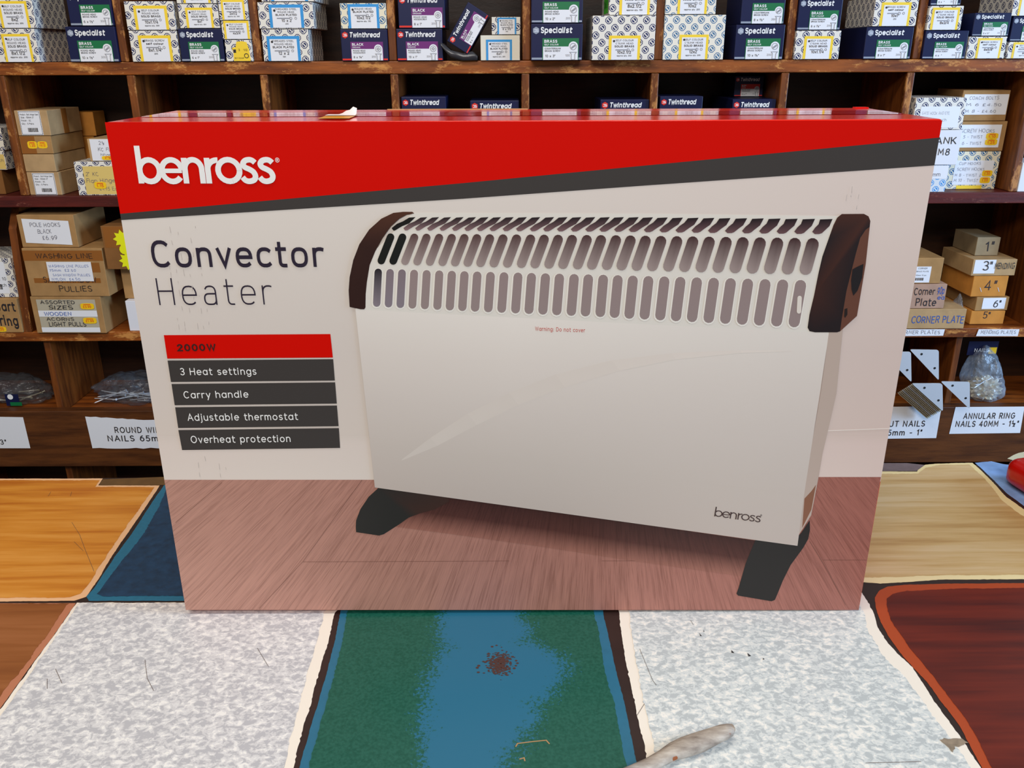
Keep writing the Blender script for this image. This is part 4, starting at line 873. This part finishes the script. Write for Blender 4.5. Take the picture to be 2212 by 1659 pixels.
cpart('edge_strip', [([tuple(onz(u, v).xy) for u, v in ((1700, 1000), (1960, 1000), (1998, 1004), (1980, 1017), (1700, 1018))], plain('bare_grey_edge', (112, 98, 100), .5, vary=.15, scale=80))], -.0002, 'bare grey strip along the back edge')
def marks(lines, m, wpx, z):
    q = []
    for ln in lines:
        P = [onz(u, v) for u, v in ln]; q += [(r, m) for r in ribbon([(p.x, p.y) for p in P], wpx)]
    return q
SCR = plain('scratch_brown', (96, 78, 66), .6)
o = cpart('scratches', marks([[(155, 1128), (172, 1155), (185, 1190), (203, 1234)], [(160, 1170), (180, 1190)], [(120, 1445), (134, 1476)], [(102, 1466), (102, 1488)], [(313, 1425), (318, 1465), (332, 1492)], [(155, 1062), (152, 1072)], [(104, 1072), (110, 1062)], [(1382, 1402), (1410, 1470), (1418, 1480)], [(1990, 1645), (1870, 1648)], [(556, 1400), (580, 1440)], [(1376, 1545), (1392, 1520)], [(1498, 1350), (1492, 1340)]], SCR, .00018, 0), 0.0, 'fine scratches')
CHP = plain('chip_dark', (44, 42, 44), .7)
cpart('chips', [([tuple(onz(u, v).xy) for u, v in tri], CHP) for tri in (((1580, 1404), (1587, 1411), (1580, 1410)), ((1614, 1410), (1623, 1417), (1617, 1418)), ((1648, 1421), (1652, 1424), (1648, 1425)), ((1510, 1366), (1516, 1374), (1513, 1374)), ((1519, 1361), (1522, 1364), (1520, 1365)))], 0.0, 'small dark chips')
cpart('stain', [(jitter([(2030, 1598), (2078, 1596), (2092, 1604), (2082, 1608), (2062, 1612), (2060, 1625), (2046, 1612)], .0022, .002, 3), plain('adhesive_brown', (140, 124, 104), .6, vary=.25, scale=200))], 0.0, 'brown adhesive stain')
cpart('stain', marks([[(1114, 1613), (1118, 1606), (1150, 1602), (1180, 1599), (1187, 1607)], [(1122, 1640), (1132, 1637), (1134, 1644)]], plain('glue_tan', (168, 132, 88), .5), .0005, 0), 0.0, 'tan glue traces')
# weathered stick lying at the front edge
def stick():
    ax = [(1330, 1692, 13), (1400, 1664, 14), (1430, 1648, 15), (1455, 1636, 18), (1480, 1627, 20), (1510, 1617, 20), (1540, 1607, 18), (1562, 1601, 16), (1574, 1597, 13), (1581, 1594, 8)]
    t = thing('weathered_stick', 'weathered grey stick with rust specks lying on the white flecked panel at the front', 'stick', (onz(1480, 1627).x, onz(1480, 1627).y, .0003+ZC))
    vs, fs = [], []; n = 14
    base = onz(1480, 1627)
    for i, (u, v, r) in enumerate(ax):
        p = onz(u, v); k = r*.00032*1.15; hh = k*.8
        lift_ = .0 if i < 6 else (i-5)*.0018
        for j in range(n):
            a = 2*math.pi*j/n; rr = 1+.12*noise.noise(Vector((i*.7, math.cos(a)*2, math.sin(a)*2)))
            vs.append((p.x-base.x-math.sin(.4)*k*math.cos(a)*rr*.9, p.y-base.y+k*math.cos(a)*rr, max(0, hh+hh*math.sin(a)*rr)+lift_))
    for i in range(len(ax)-1):
        for j in range(n): fs.append([i*n+j, i*n+(j+1) % n, (i+1)*n+(j+1) % n, (i+1)*n+j])
    fs += [list(range(n)), list(range((len(ax)-1)*n, len(ax)*n))[::-1]]
    m, nt, b = new_mat('weathered_grey_wood'); N = NT(nt)
    c = N.ramp(N.noise(160, (.3, 1, 1), 4, rot=(0, 0, .5)), [(.3, lin((120, 106, 94))), (.55, lin((172, 160, 146))), (.72, lin((200, 190, 176)))])
    c = N.mix(N.ramp(N.noise(140, detail=1), [(.70, (0, 0, 0, 1)), (.74, (1, 1, 1, 1))]), c, lin((150, 84, 40)))
    nt.links.new(c, b.inputs['Base Color']); b.inputs['Roughness'].default_value = .7
    mesh('shaft', vs, fs, m, None, t, smooth=True)
stick()
# red plastic handset at the right edge
def red_thing():
    a = onz(2166, 1040); b = onz(2300, 1124); d = (b-a).xy.normalized(); nrm = Vector((-d.y, d.x))
    t = thing('plastic_case', 'glossy red plastic object with a rounded end at the right edge of the counter', 'plastic case', (a.x, a.y, .0004+ZC))
    bm = bmesh.new()
    secs = [(0, .6, .74), (.0025, .8, .9), (.007, .93, .98), (.015, 1, 1.02), (.07, 1.04, 1.06), (.15, 1.04, 1.06), (.2, .9, 1.0)]
    rings = []; W_, H_ = .026, .034; n = 24
    for s, kw, kh in secs:
        rg = []
        for j in range(n):
            an = 2*math.pi*j/n; c, q = math.cos(an), math.sin(an)
            x = math.copysign(abs(c)**.55, c)*W_*kw; z = math.copysign(abs(q)**.55, q)
            z = (H_*kh/2)*(1+z) if z > 0 else (H_*kh/2)*(1+z)
            p = d*s+nrm*(x+W_*.8); rg.append(bm.verts.new((p.x, p.y, z)))
        rings.append(rg)
    for r0, r1 in zip(rings, rings[1:]):
        for j in range(n): bm.faces.new((r0[j], r0[(j+1) % n], r1[(j+1) % n], r1[j]))
    bm.faces.new(rings[0]); bm.faces.new(rings[-1][::-1]); bmesh.ops.recalc_face_normals(bm, faces=bm.faces)
    for f in bm.faces: f.smooth = True
    me = bpy.data.meshes.new('casing'); bm.to_mesh(me); bm.free(); me.materials.append(plain('red_plastic', (196, 14, 6), .25, 0, .5))
    o = bpy.data.objects.new('casing', me); COL.objects.link(o); o.parent = t
red_thing()
# ------------------------------------------------------------------ the heater box
BW, BH, BD = .62, .43015, .1446
hb = thing('heater_box', 'large red and white cardboard box with a printed convector heater, standing on the counter', 'box', (0, 0, .0006))
box('shadow_gap_base', -BW/2+.006, BW/2-.006, .009, BD-.006, ZC+.0001, .004, plain('brown_gap_base', (120, 84, 54), .8), hb, 0, 'recessed base added to leave a shadow gap under the box')  # set-back base, added so a dark shadow line shows under the carton
RTOP = plain('glossy_red_card', (214, 26, 10), .14, 0, .6)
bm = bmesh.new(); bmesh.ops.create_cube(bm, size=1)
for v in bm.verts: v.co = Vector((v.co.x*BW, (v.co.y+.5)*BD, (v.co.z+.5)*(BH-.0006)))
bmesh.ops.bevel(bm, geom=bm.edges[:], offset=.0018, segments=3, affect='EDGES', profile=.5)
me = bpy.data.meshes.new('carton'); bm.to_mesh(me); bm.free(); me.materials.append(RTOP)
o = bpy.data.objects.new('carton', me); COL.objects.link(o); o.parent = hb
def fp(u, v):
    p = ony(u, v, 0); return (p.x, p.z-.0006)
def art(name, px, m, y, label=None, parent=None):
    return flat(name, [([fp(*p) for p in px], m)], parent or hb, -y, label)
def ink_art(name, polys, y, mat, label=None, parent=None):
    """polys: list of ([(u,v)...], [rgb per point] or rgb)"""
    verts, faces, cols = [], [], []
    for px, c in polys:
        i = len(verts); pts = [fp(*p) for p in px]
        A = sum(pts[k][0]*pts[(k+1) % len(pts)][1]-pts[(k+1) % len(pts)][0]*pts[k][1] for k in range(len(pts)))
        cc = c if isinstance(c, list) else [c]*len(pts)
        if A < 0: pts = pts[::-1]; cc = cc[::-1]
        verts += [(x, -y-3e-6*(len(faces) % 30), z) for x, z in pts]; cols += [lin(q) for q in cc]; faces.append(list(range(i, i+len(pts))))
    o = mesh(name, verts, faces, mat, None, parent or hb, label=label)
    at = o.data.color_attributes.new('ink', 'FLOAT_COLOR', 'POINT')
    for k, c in enumerate(cols): at.data[k].color = c
    return o
PRN = attr_mat('printed_picture', .42, .35); PRG = attr_mat('printed_floorboards', .42, .35, True)
L = lambda v: 226+175*(v-263)/1056.5+1.2            # left edge of the front at row v
R_ = lambda v: 2036-179*(v-258)/1052-1.2            # right edge
e = .0002
# pale background with a gentle print gradient
rows = [(266, (226, 218, 210)), (480, (224, 216, 208)), (760, (216, 206, 198)), (940, (218, 206, 196)), (960, (224, 211, 202)), (1040, (226, 214, 204))]
pol = []
for (v0, c0), (v1, c1) in zip(rows, rows[1:]):
    for k in range(6):
        f0, f1 = k/6, (k+1)/6
        X = lambda f, v: L(v)+(R_(v)-L(v))*f
        sh = lambda c, f: tuple(max(0, q-(10*f*f if i else 2*f)) for i, q in enumerate(c))
        pol.append(([(X(f0, v0), v0), (X(f1, v0), v0), (X(f1, v1), v1), (X(f0, v1), v1)], [sh(c0, f0), sh(c0, f1), sh(c1, f1), sh(c1, f0)]))
ink_art('front_panel', pol, e, PRN, 'off-white printed front')
ink_art('floor_print', [([(X(k/6, a), a+(-(6 if k/6 > .75 else 0))*(a < 1100)), (X((k+1)/6, a), a+(-(6 if (k+1)/6 > .75 else 0))*(a < 1100)), (X((k+1)/6, b), b), (X(k/6, b), b)],
     [(186-26*k/6+q, 140-38*k/6+q, 124-34*k/6+q) for k, q in ((k, 0), (k+1, 0), (k+1, d), (k, d))]) for k in range(6) for a, b, d in ((1036, 1180, 0), (1180, 1317, 6))], 2*e, PRG, 'printed pinkish wood floor')
PL = plain('plank_line', (112, 72, 60), .5)
def fline(name, lines, m, hw, y, parent=None, label=None):
    q = []
    for ln in lines: q += [(r, m) for r in ribbon([fp(*p) for p in ln], hw)]
    return flat(name, q, parent or hb, -y, label)
for ln in ([(782, 1036), (655, 1212), (560, 1314)], [(380, 1128), (480, 1042)], [(655, 1213), (1100, 1211)], [(1748, 1168), (1790, 1236), (1826, 1306)], [(1778, 1209), (1872, 1209)], [(1300, 1211), (1560, 1211)]): fline('plank_line', [ln], PL, .00015, 3*e)
art('red_band', [(227, 264), (2035, 260), (R_(297)+.5, 297), (1400, 356.8), (1000, 395.4), (L(461.6), 461.6)], RED, 2*e, 'red printed band')
art('grey_band', [(L(461.6), 461.6), (1000, 395.4), (1400, 356.8), (R_(297)+.5, 297), (R_(357), 357), (1400, 400), (1000, 429), (L(475), 475)], GREY, 2.2*e, 'charcoal printed stripe')
def ftext(name, s, a, b, capx, m, y, parent=None, wt=.12, up=None, **kw):
    """lettering on the front: baseline from pixel a to pixel b, cap height in pixels"""
    A, B = Vector(fp(*a)), Vector(fp(*b)); qs, wd = text_quads(s, wt=wt, **kw)
    ex = (B-A)/wd; C = Vector(fp(a[0], a[1]-capx)); h = C.y-A.y
    ey = Vector((0, h)) if up is None else Vector(fp(a[0]+up[0], a[1]+up[1]))-A
    return flat(name, [([tuple(A+ex*p[0]+ey*p[1]) for p in Q], m) for Q in qs], parent or hb, -y)
def brand_strokes():
    arc = lambda cx, cy, rx, ry, a0, a1: [(cx+rx*math.cos(math.radians(a0+(a1-a0)*k/24)), cy+ry*math.sin(math.radians(a0+(a1-a0)*k/24))) for k in range(25)]
    S = [(1797, 292), (1764, 322), (1720, 334), (1662, 320), (1629, 276), (1650, 230), (1715, 197), (1765, 160), (1786, 102), (1762, 52), (1697, 31), (1640, 45), (1603, 88)]
    P = []
    for i in range(len(S)-1):
        p0, p1, p2, p3 = S[max(0, i-1)], S[i], S[i+1], S[min(len(S)-1, i+2)]
        for k in range(5):
            t = k/5; P.append(tuple(.5*(2*p1[j]+(p2[j]-p0[j])*t+(2*p0[j]-5*p1[j]+4*p2[j]-p3[j])*t*t+(3*p1[j]-p0[j]-3*p2[j]+p3[j])*t**3) for j in (0, 1)))
    P.append(S[-1])
    return [[(175, 0), (175, 530)], arc(312, 180, 139, 152, 0, 360), arc(624, 180, 139, 152, 2, 322), [(500, 178), (762, 178)], [(809, 0), (809, 360)],
            arc(926, 203, 117, 130, 180, 0)+[(1043, 0)], [(1128, 0), (1128, 360)], arc(1270, 200, 142, 128, 178, 86), arc(1421, 183, 150, 152, 0, 360), P, [(x+242, y) for x, y in P]]
def brand(mp, m, y, hw, reg, parent=None):
    """tight geometric wordmark; mp turns wordmark units into pixels of the printed front"""
    P = []
    for i, st in enumerate(brand_strokes()): P += [([fp(*mp(*p)) for p in Q], m) for Q in ribbon(st, hw*(.8 if i == 3 else 1))]
    rq, rw = text_quads('®', wt=.1); s_ = reg[2]; rx, rz = fp(*reg[:2])
    P += [([(rx+p[0]*s_-s_*.45, rz+p[1]*s_-s_*.5) for p in Q], m) for Q in rq]
    return flat('brand_logo', P, parent or hb, -y)
brand(lambda x, h: (280+(x-(.142-.000016*x)*h)/6.506, 300+(625-h)/6.506), PRINTW, 4*e, 39, (599.5, 345.5, .0036))
DK = plain('dark_violet_print', (38, 28, 48), .45)
ftext('title_lettering', 'Convector', (332, 577.5), (704, 577), 59, DK, 3*e, wt=.135, sp=.13, sq=2.5)
ftext('title_lettering', 'Heäter', (345, 659), (592, 657.5), 59, DK, 3*e, wt=.055, sp=.22, sq=2.5)
B1 = lambda x, y: (280+x/3.319, 490+y/3.319)
bars = [([(247, 775), (1440, 767), (1458, 935), (272, 943)], '2000W', (346, 891), (628, 887), .2, RED), ([(274, 957), (1460, 947), (1472, 1100), (298, 1110)], '3 Heat settings', (368, 1062), (917, 1058), .125, GREY),
        ([(302, 1125), (1474, 1113), (1486, 1265), (325, 1277)], 'Carry handle', (393, 1228), (860, 1222), .125, GREY), ([(328, 1292), (1487, 1279), (1499, 1427), (350, 1440)], 'Adjustable thermostat', (420, 1389), (1214, 1382), .125, GREY),
        ([(351, 1455), (1501, 1441), (1510, 1583), (378, 1598)], 'Overheat protection', (444, 1548), (1162, 1540), .125, GREY)]
for px, s, a, b, wt, m in bars:
    o = art('feature_bar', [B1(*p) for p in px], m, 3*e, 'red feature bar' if m is RED else None)
    ftext('lettering', s, B1(*a), B1(*b), 15.8, plain('dark_red_ink', (58, 14, 12), .5) if m is RED else PRINTW, 4*e, o, wt, sp=.09 if m is RED else .11)
# printed heater picture
ph = None
bc = lambda t, s=0: tuple(int(a+(b-a)*t) for a, b in zip((226, 219, 211), (197, 184, 175)))
Lb = lambda v: 768+(810-768)*(v-668)/(1052-668); Rb = lambda v: 1790-(1790-1722)*(v-720)/(1160-720)
bodyp = [([(893, 459), (1400, 461), (1812, 466), (1800, 600), (1790, 722), (768, 670), (790, 560)], (226, 221, 212))]
vs_ = [668, 760, 860, 960, 1052]
for i in range(4):
    for k in range(6):
        f0, f1 = k/6, (k+1)/6
        def P(f, v):
            vl = v; vr = 720+(1178-720)*(v-668)/(1052-668)
            x = Lb(vl)*(1-f)+f*Rb(min(vr, 1160)); return (x, vl*(1-f)+vr*f)
        def Cc(f, v):
            t = (v-668)/384; q = 8*(1-abs(f-.35)*1.6)*(1-t)
            return tuple(c+q for c in bc(t))
        bodyp.append(([P(f0, vs_[i]), P(f1, vs_[i]), P(f1, vs_[i+1]), P(f0, vs_[i+1])], [Cc(f0, vs_[i]), Cc(f1, vs_[i]), Cc(f1, vs_[i+1]), Cc(f0, vs_[i+1])]))
sh = []
ln = [(817, 1053), (1000, 1077), (1200, 1105), (1400, 1136), (1640, 1170)]
for (x0, y0), (x1, y1) in zip(ln, ln[1:]):
    sh.append(([(x0, y0-2), (x1, y1-2), (x1-14, y1+38), (x0-14, y0+38)], [(62, 34, 30), (62, 34, 30), (84, 48, 42), (84, 48, 42)]))
    sh.append(([(x0-14, y0+38), (x1-14, y1+38), (x1-22, y1+76), (x0-22, y0+76)], [(84, 48, 42), (84, 48, 42), (158, 106, 92), (158, 106, 92)]))
ph = ink_art('printed_heater', bodyp, 4*e, PRN, 'printed picture of a white convector heater')
ink_art('printed_shadow', sh, 3*e, PRG, 'printed shadow under the pictured heater', ph)
up_ = [(868, 992), (930, 945), (1010, 893), (1100, 848), (1200, 808), (1320, 778), (1450, 762), (1600, 756), (1710, 757)]
lo_ = [(868, 994), (945, 962), (1030, 917), (1120, 874), (1220, 836), (1340, 800), (1460, 776), (1600, 762), (1710, 758)]
ink_art('light_sweep', [([up_[i], up_[i+1], lo_[i+1], lo_[i]], [(213+2.2*i, 203+2.2*i, 194+2.2*i)]*4) for i in range(8)], 4.3*e, PRN, 'paler printed sweep across the pictured heater', ph)
ink_art('side_face', [([(1790, 716), (1822, 690), (1806, 850), (1776, 980), (1768.6, 1024), (1751.6, 1112), (1712, 1175), (1722, 1150), (1749, 980), (1772, 850)], (190, 172, 160)),
    ([(1737, 1076), (1752, 1060), (1762, 1046), (1752, 1100), (1732, 1140)], (140, 96, 74))], 4.2*e, PRN, None, ph)
z1 = lambda x, y: (740+x/3.814, 430+y/3.814); z2 = lambda x, y: (1300+x/3.568, 430+y/3.568); z5 = lambda x, y: (1700+x/5.027, 430+y/5.027)
DB = (52, 28, 24)
capl = [(60, 885), (52, 750), (60, 640), (90, 500), (140, 370), (220, 250), (320, 160), (420, 112), (500, 103), (575, 103), (592, 116), (530, 128), (470, 160), (400, 222), (330, 320), (270, 430), (225, 540), (202, 680), (192, 780), (190, 890), (180, 905), (150, 905)]
ink_art('end_cap', [([z1(*p) for p in capl], [(48+max(0, (400-p[1])/9), 26+max(0, (400-p[1])/14), 22+max(0, (400-p[1])/26)) for p in capl])], 5*e, PRN, 'dark left end cap', ph)
fr = [(590, 160), (830, 158), (880, 185), (900, 235), (893, 300), (850, 330), (790, 420), (740, 600), (690, 800), (640, 1000), (590, 1300), (572, 1432), (540, 1443), (300, 1443), (240, 1430), (220, 1390), (240, 1250), (290, 1040), (340, 790), (380, 620), (440, 450), (500, 280), (540, 200)]
o = ink_art('end_cap', [([z5(*p) for p in fr], [(70, 40, 32) if p[1] < 300 else (62, 36, 30) if 800 < p[1] < 1050 and p[0] < 400 else (36, 28, 30) for p in fr]),
    ([z5(*p) for p in ((893, 300), (850, 700), (800, 1000), (755, 1265), (572, 1432), (590, 1300), (640, 1000), (690, 800), (740, 600), (790, 420), (850, 330))], (104, 66, 52))], 5*e, PRN, 'dark right end cap with knob', ph)
ink_art('control_knob', [([z5(*p) for p in ((705, 760), (750, 735), (825, 700), (810, 850), (760, 990), (715, 1045), (695, 980), (690, 880))], (34, 30, 32)), ([z5(*p) for p in ((620, 1190), (650, 1180), (650, 1250), (625, 1285), (615, 1270))], (40, 32, 30))], 6*e, PRN, None, ph)
# grille slots
def slot(a, b, wd, curve=0, flat_top=False, n=6):
    ax, ay = a; bx, by = b; pts = []
    dx, dy = bx-ax, by-ay; Ln = math.hypot(dx, dy); nx, ny = -dy/Ln, dx/Ln; h = wd/2
    ux, uy = dx/Ln, dy/Ln
    a_ = (ax+ux*h, ay+uy*h); b_ = (bx-ux*h, by-uy*h)
    for k in range(n+1):
        t = math.pi*k/n; pts.append((b_[0]+nx*h*math.cos(t)+ux*h*math.sin(t), b_[1]+ny*h*math.cos(t)+uy*h*math.sin(t)))
    for k in range(n+1):
        t = math.pi*k/n; pts.append((a_[0]-nx*h*math.cos(t)-ux*h*math.sin(t), a_[1]-ny*h*math.cos(t)-uy*h*math.sin(t)))
    return pts
def lerp3(k, n0, n1, n2, kb=17):
    if k <= kb:
        t = k/kb; return tuple(p+(q-p)*t for p, q in zip(n0, n1))
    t = (k-kb)/(29-kb); return tuple(p+(q-p)*t for p, q in zip(n1, n2))
def spread(tab, k):
    return tab[k] if k < len(tab) else tab[-1]
r3 = [815, 840.5, 866, 892, 919, 946, 973, 1000, 1027.5, 1056, 1085, 1115, 1144, 1174, 1204, 1235.5, 1266, 1298, 1329, 1361, 1394, 1428, 1462, 1497, 1533, 1569, 1605.5, 1642.5, 1680, 1718]
slots = []; rims = []
def shade(pts, top, bot, dark_top):
    ys = [p[1] for p in pts]; y0, y1 = min(ys), max(ys); out = []
    for p in pts:
        t = (p[1]-y0)/(y1-y0); out.append(tuple(int(a+(b-a)*min(1, t/dark_top)) for a, b in zip(top, bot)))
    return out
for k in range(30):
    f = k/29
    tl, br = lerp3(k, (579.5, 662, 16, 4), (592.6, 684, 21, 8), (604, 706, 24, 18))[:2], None
    t3, b3, w3, dx3 = lerp3(k, (579.5, 662, 16, 4), (592.6, 684, 21, 8), (604, 706, 24, 18))
    x = r3[k]+ (dx3*.2)
    s = slot((x-dx3/2, b3), (x+dx3/2, t3), w3)
    c = (34, 30, 36) if k == 0 else (150-20*(k < 3), 132-16*(k < 3), 130-8*(k < 3))
    rims.append((slot((x-dx3/2-.6, b3+3.5), (x+dx3/2-.6, t3-1), w3+5), (240, 236, 228)))
    slots.append((s, shade(s, c, (150-16*(k < 3), 134-10*(k < 3), 132), .5)))
    t2, b2, w2, dx2 = lerp3(k, (504, 570, 14.5, 26), (508, 582, 20, 27), (514, 592.6, 24, 22))
    xb = r3[k]+lerp3(k, (6,), (9,), (18,))[0]
    s = slot((xb, b2), (xb+dx2, t2), w2*1.12)
    dk = (26, 24, 26)
    slots.append((s, (22, 24, 22) if k < 2 else shade(s, (88-30*f, 62-30*f, 60-26*f), (158, 142, 138), .38)))
    # curved top row, cut flat along the top edge
    t1, b1, wb, dx1 = lerp3(k, (468.5, 497, 13, 40), (468.5, 500, 20, 36), (472.5, 505, 23, 23))
    xb = r3[k]+lerp3(k, (38,), (38,), (47,))[0]
    wt1 = lerp3(k, (14,), (21,), (27,))[0]
    Lp = [(xb-wb/2, b1-5), (xb-wb/2+dx1*.28, b1-14), (xb-wb/2+dx1*.6, (b1+t1)/2-5), (xb+dx1-wt1*.65, t1+1)]
    Rp = [(xb+dx1+wt1*.35, t1), (xb+wb/2+dx1*.62, (b1+t1)/2-1), (xb+wb/2+dx1*.24, b1-9), (xb+wb/2-2, b1-2), (xb+wb/4-2, b1), (xb-wb/4, b1)]
    s = Lp+Rp
    slots.append((s, (20, 18, 18) if k < 1 else shade(s, (30, 22, 26), (146-40*f, 116-40*f, 118-40*f), 1)))
ink_art('slot_rims', rims, 4.5*e, PRN, None, ph)
ink_art('grille_slots', slots, 5*e, PRN, 'rows of grille slots', ph)
ink_art('indicator', [(slot(z2(1515, 880), z2(1522, 742), 9.5), (226, 218, 208))], 6*e, PRN, None, ph)
z4 = lambda x, y: (340+x/3.352, 980+y/3.352); z6 = lambda x, y: (1400+x/4.096, 980+y/4.096)
ft = [(1600, 246), (1530, 310), (1470, 400), (1440, 480), (1437, 530), (1440, 565), (1605, 590), (1640, 580), (1750, 510), (1820, 460), (1900, 430), (2010, 400), (2110, 345), (2110, 290), (1600, 230)]
ink_art('foot', [([z4(*p) for p in ft], [(42, 40, 38) if p[0] < 1900 else (62, 40, 34) for p in ft])], 3.6*e, PRN, 'dark left foot', ph)
ink_art('foot', [([z6(*p) for p in ((955, 745), (905, 860), (860, 970), (800, 1180), (780, 1235), (795, 1252), (1090, 1302), (1120, 1290), (1150, 1220), (1190, 1120), (1260, 980), (1370, 830), (1415, 750), (1430, 670), (1428, 585), (1350, 700), (1280, 775), (1200, 770))], (40, 37, 35))], 3.6*e, PRN, 'dark right foot', ph)
ftext('warning_lettering', 'Warning: Do not cover', (1156, 713.5), (1264, 717), 9, plain('faded_red_ink', (196, 84, 76), .5), 5*e, ph, .12, sp=.1)
A_, B_ = z6(582, 549), z6(988, 605)
brand(lambda x, h: (A_[0]+(B_[0]-A_[0])*(x-150)/1900+3.4*h/530, A_[1]+(B_[1]-A_[1])*(x-150)/1900-20.5*h/530), plain('brown_ink', (66, 46, 44), .5), 5*e, 25, (*z6(997, 541), .0019), ph)
SCF = plain('scuff_grey', (203, 193, 185), .7); RS = random.Random(12); q = []
for v0, v1, us in ((482, 712, (352, 366, 382, 395, 408, 421)), (976, 1030, (425, 442, 456, 470, 484)), (372, 700, (1836, 1846, 1862))):
    for u0 in us:
        v = v0+RS.uniform(0, 40)
        while v < v1:
            ln_ = RS.uniform(3, 16)
            sl = (1106-u0)/4900
            if RS.random() < .6: q += [(r, SCF) for r in ribbon([fp(u0+sl*(v-v0)+RS.uniform(-1, 1), v), fp(u0+sl*(v+ln_-v0), v+ln_)], .00022)]
            v += ln_+RS.uniform(2, 26)
flat('scuff_marks', q, hb, -2.9*e, 'faint grey vertical scuffs')
# skirting line on the printed wall
fline('skirting_line', [[(1786, 930), (1922, 925)]], plain('pale_line', (232, 220, 210), .5), .0005, 3*e)
# top of the box: tape, torn sticker, card edge
tz = BH-.0006
TAPE = plain('clear_tape_over_red', (206, 40, 30), .06, 0, .8)
flat('tape_strip', [rect(-.306, .306, .052, .102, TAPE)], hb, tz+.0003, 'clear parcel tape along the lid seam', 'z')
flat('lid_seam', [rect(-.308, .308, BD/2-.0006, BD/2+.0006, plain('seam_dark', (120, 20, 12), .5))], hb, tz+.0005, None, 'z')
p0 = ony(702, 246, .05); p1 = ony(768, 246, .05)
vs, fs = [], []
for i in range(9):
    for j in range(5):
        s, q = i/8, j/4; x = p0.x+(p1.x-p0.x)*s; hgt = .0085*max(0, (s-.3)/.7)**1.3*(1-.35*max(0, s-.85)/.15)*q**1.3+.0006+.0015*noise.noise(Vector((s*6, q*3, 1)))*q
        vs.append((x, .048+.016*q-.006*q*q*s, tz+max(.0012, hgt)))
for i in range(8):
    for j in range(4): fs.append([i*5+j, (i+1)*5+j, (i+1)*5+j+1, i*5+j+1])
mesh('torn_sticker', vs, fs, plain('curled_sticker', (238, 222, 222), .4), None, hb, None, True, 'curled torn sticker sticking up from the lid')
flat('sticker_base', [rect(p0.x, p1.x, .02, .062, plain('amber_sticker', (226, 150, 30), .3))], hb, tz+.0007, None, 'z')
box('card_edge', ony(838, 240, BD).x, ony(1140, 240, BD).x, BD-.0045, BD-.0012, tz-.0005, tz+.0006, CARDL, hb, 0, 'bare brown card edge of the lid')
box('lid_corner', .297, .309, BD-.008, BD-.001, tz-.0005, tz+.0009, RED, hb, .0003)
for o in bpy.data.objects:
    if o.type == 'MESH' and not o.data.color_attributes: o.data.update()
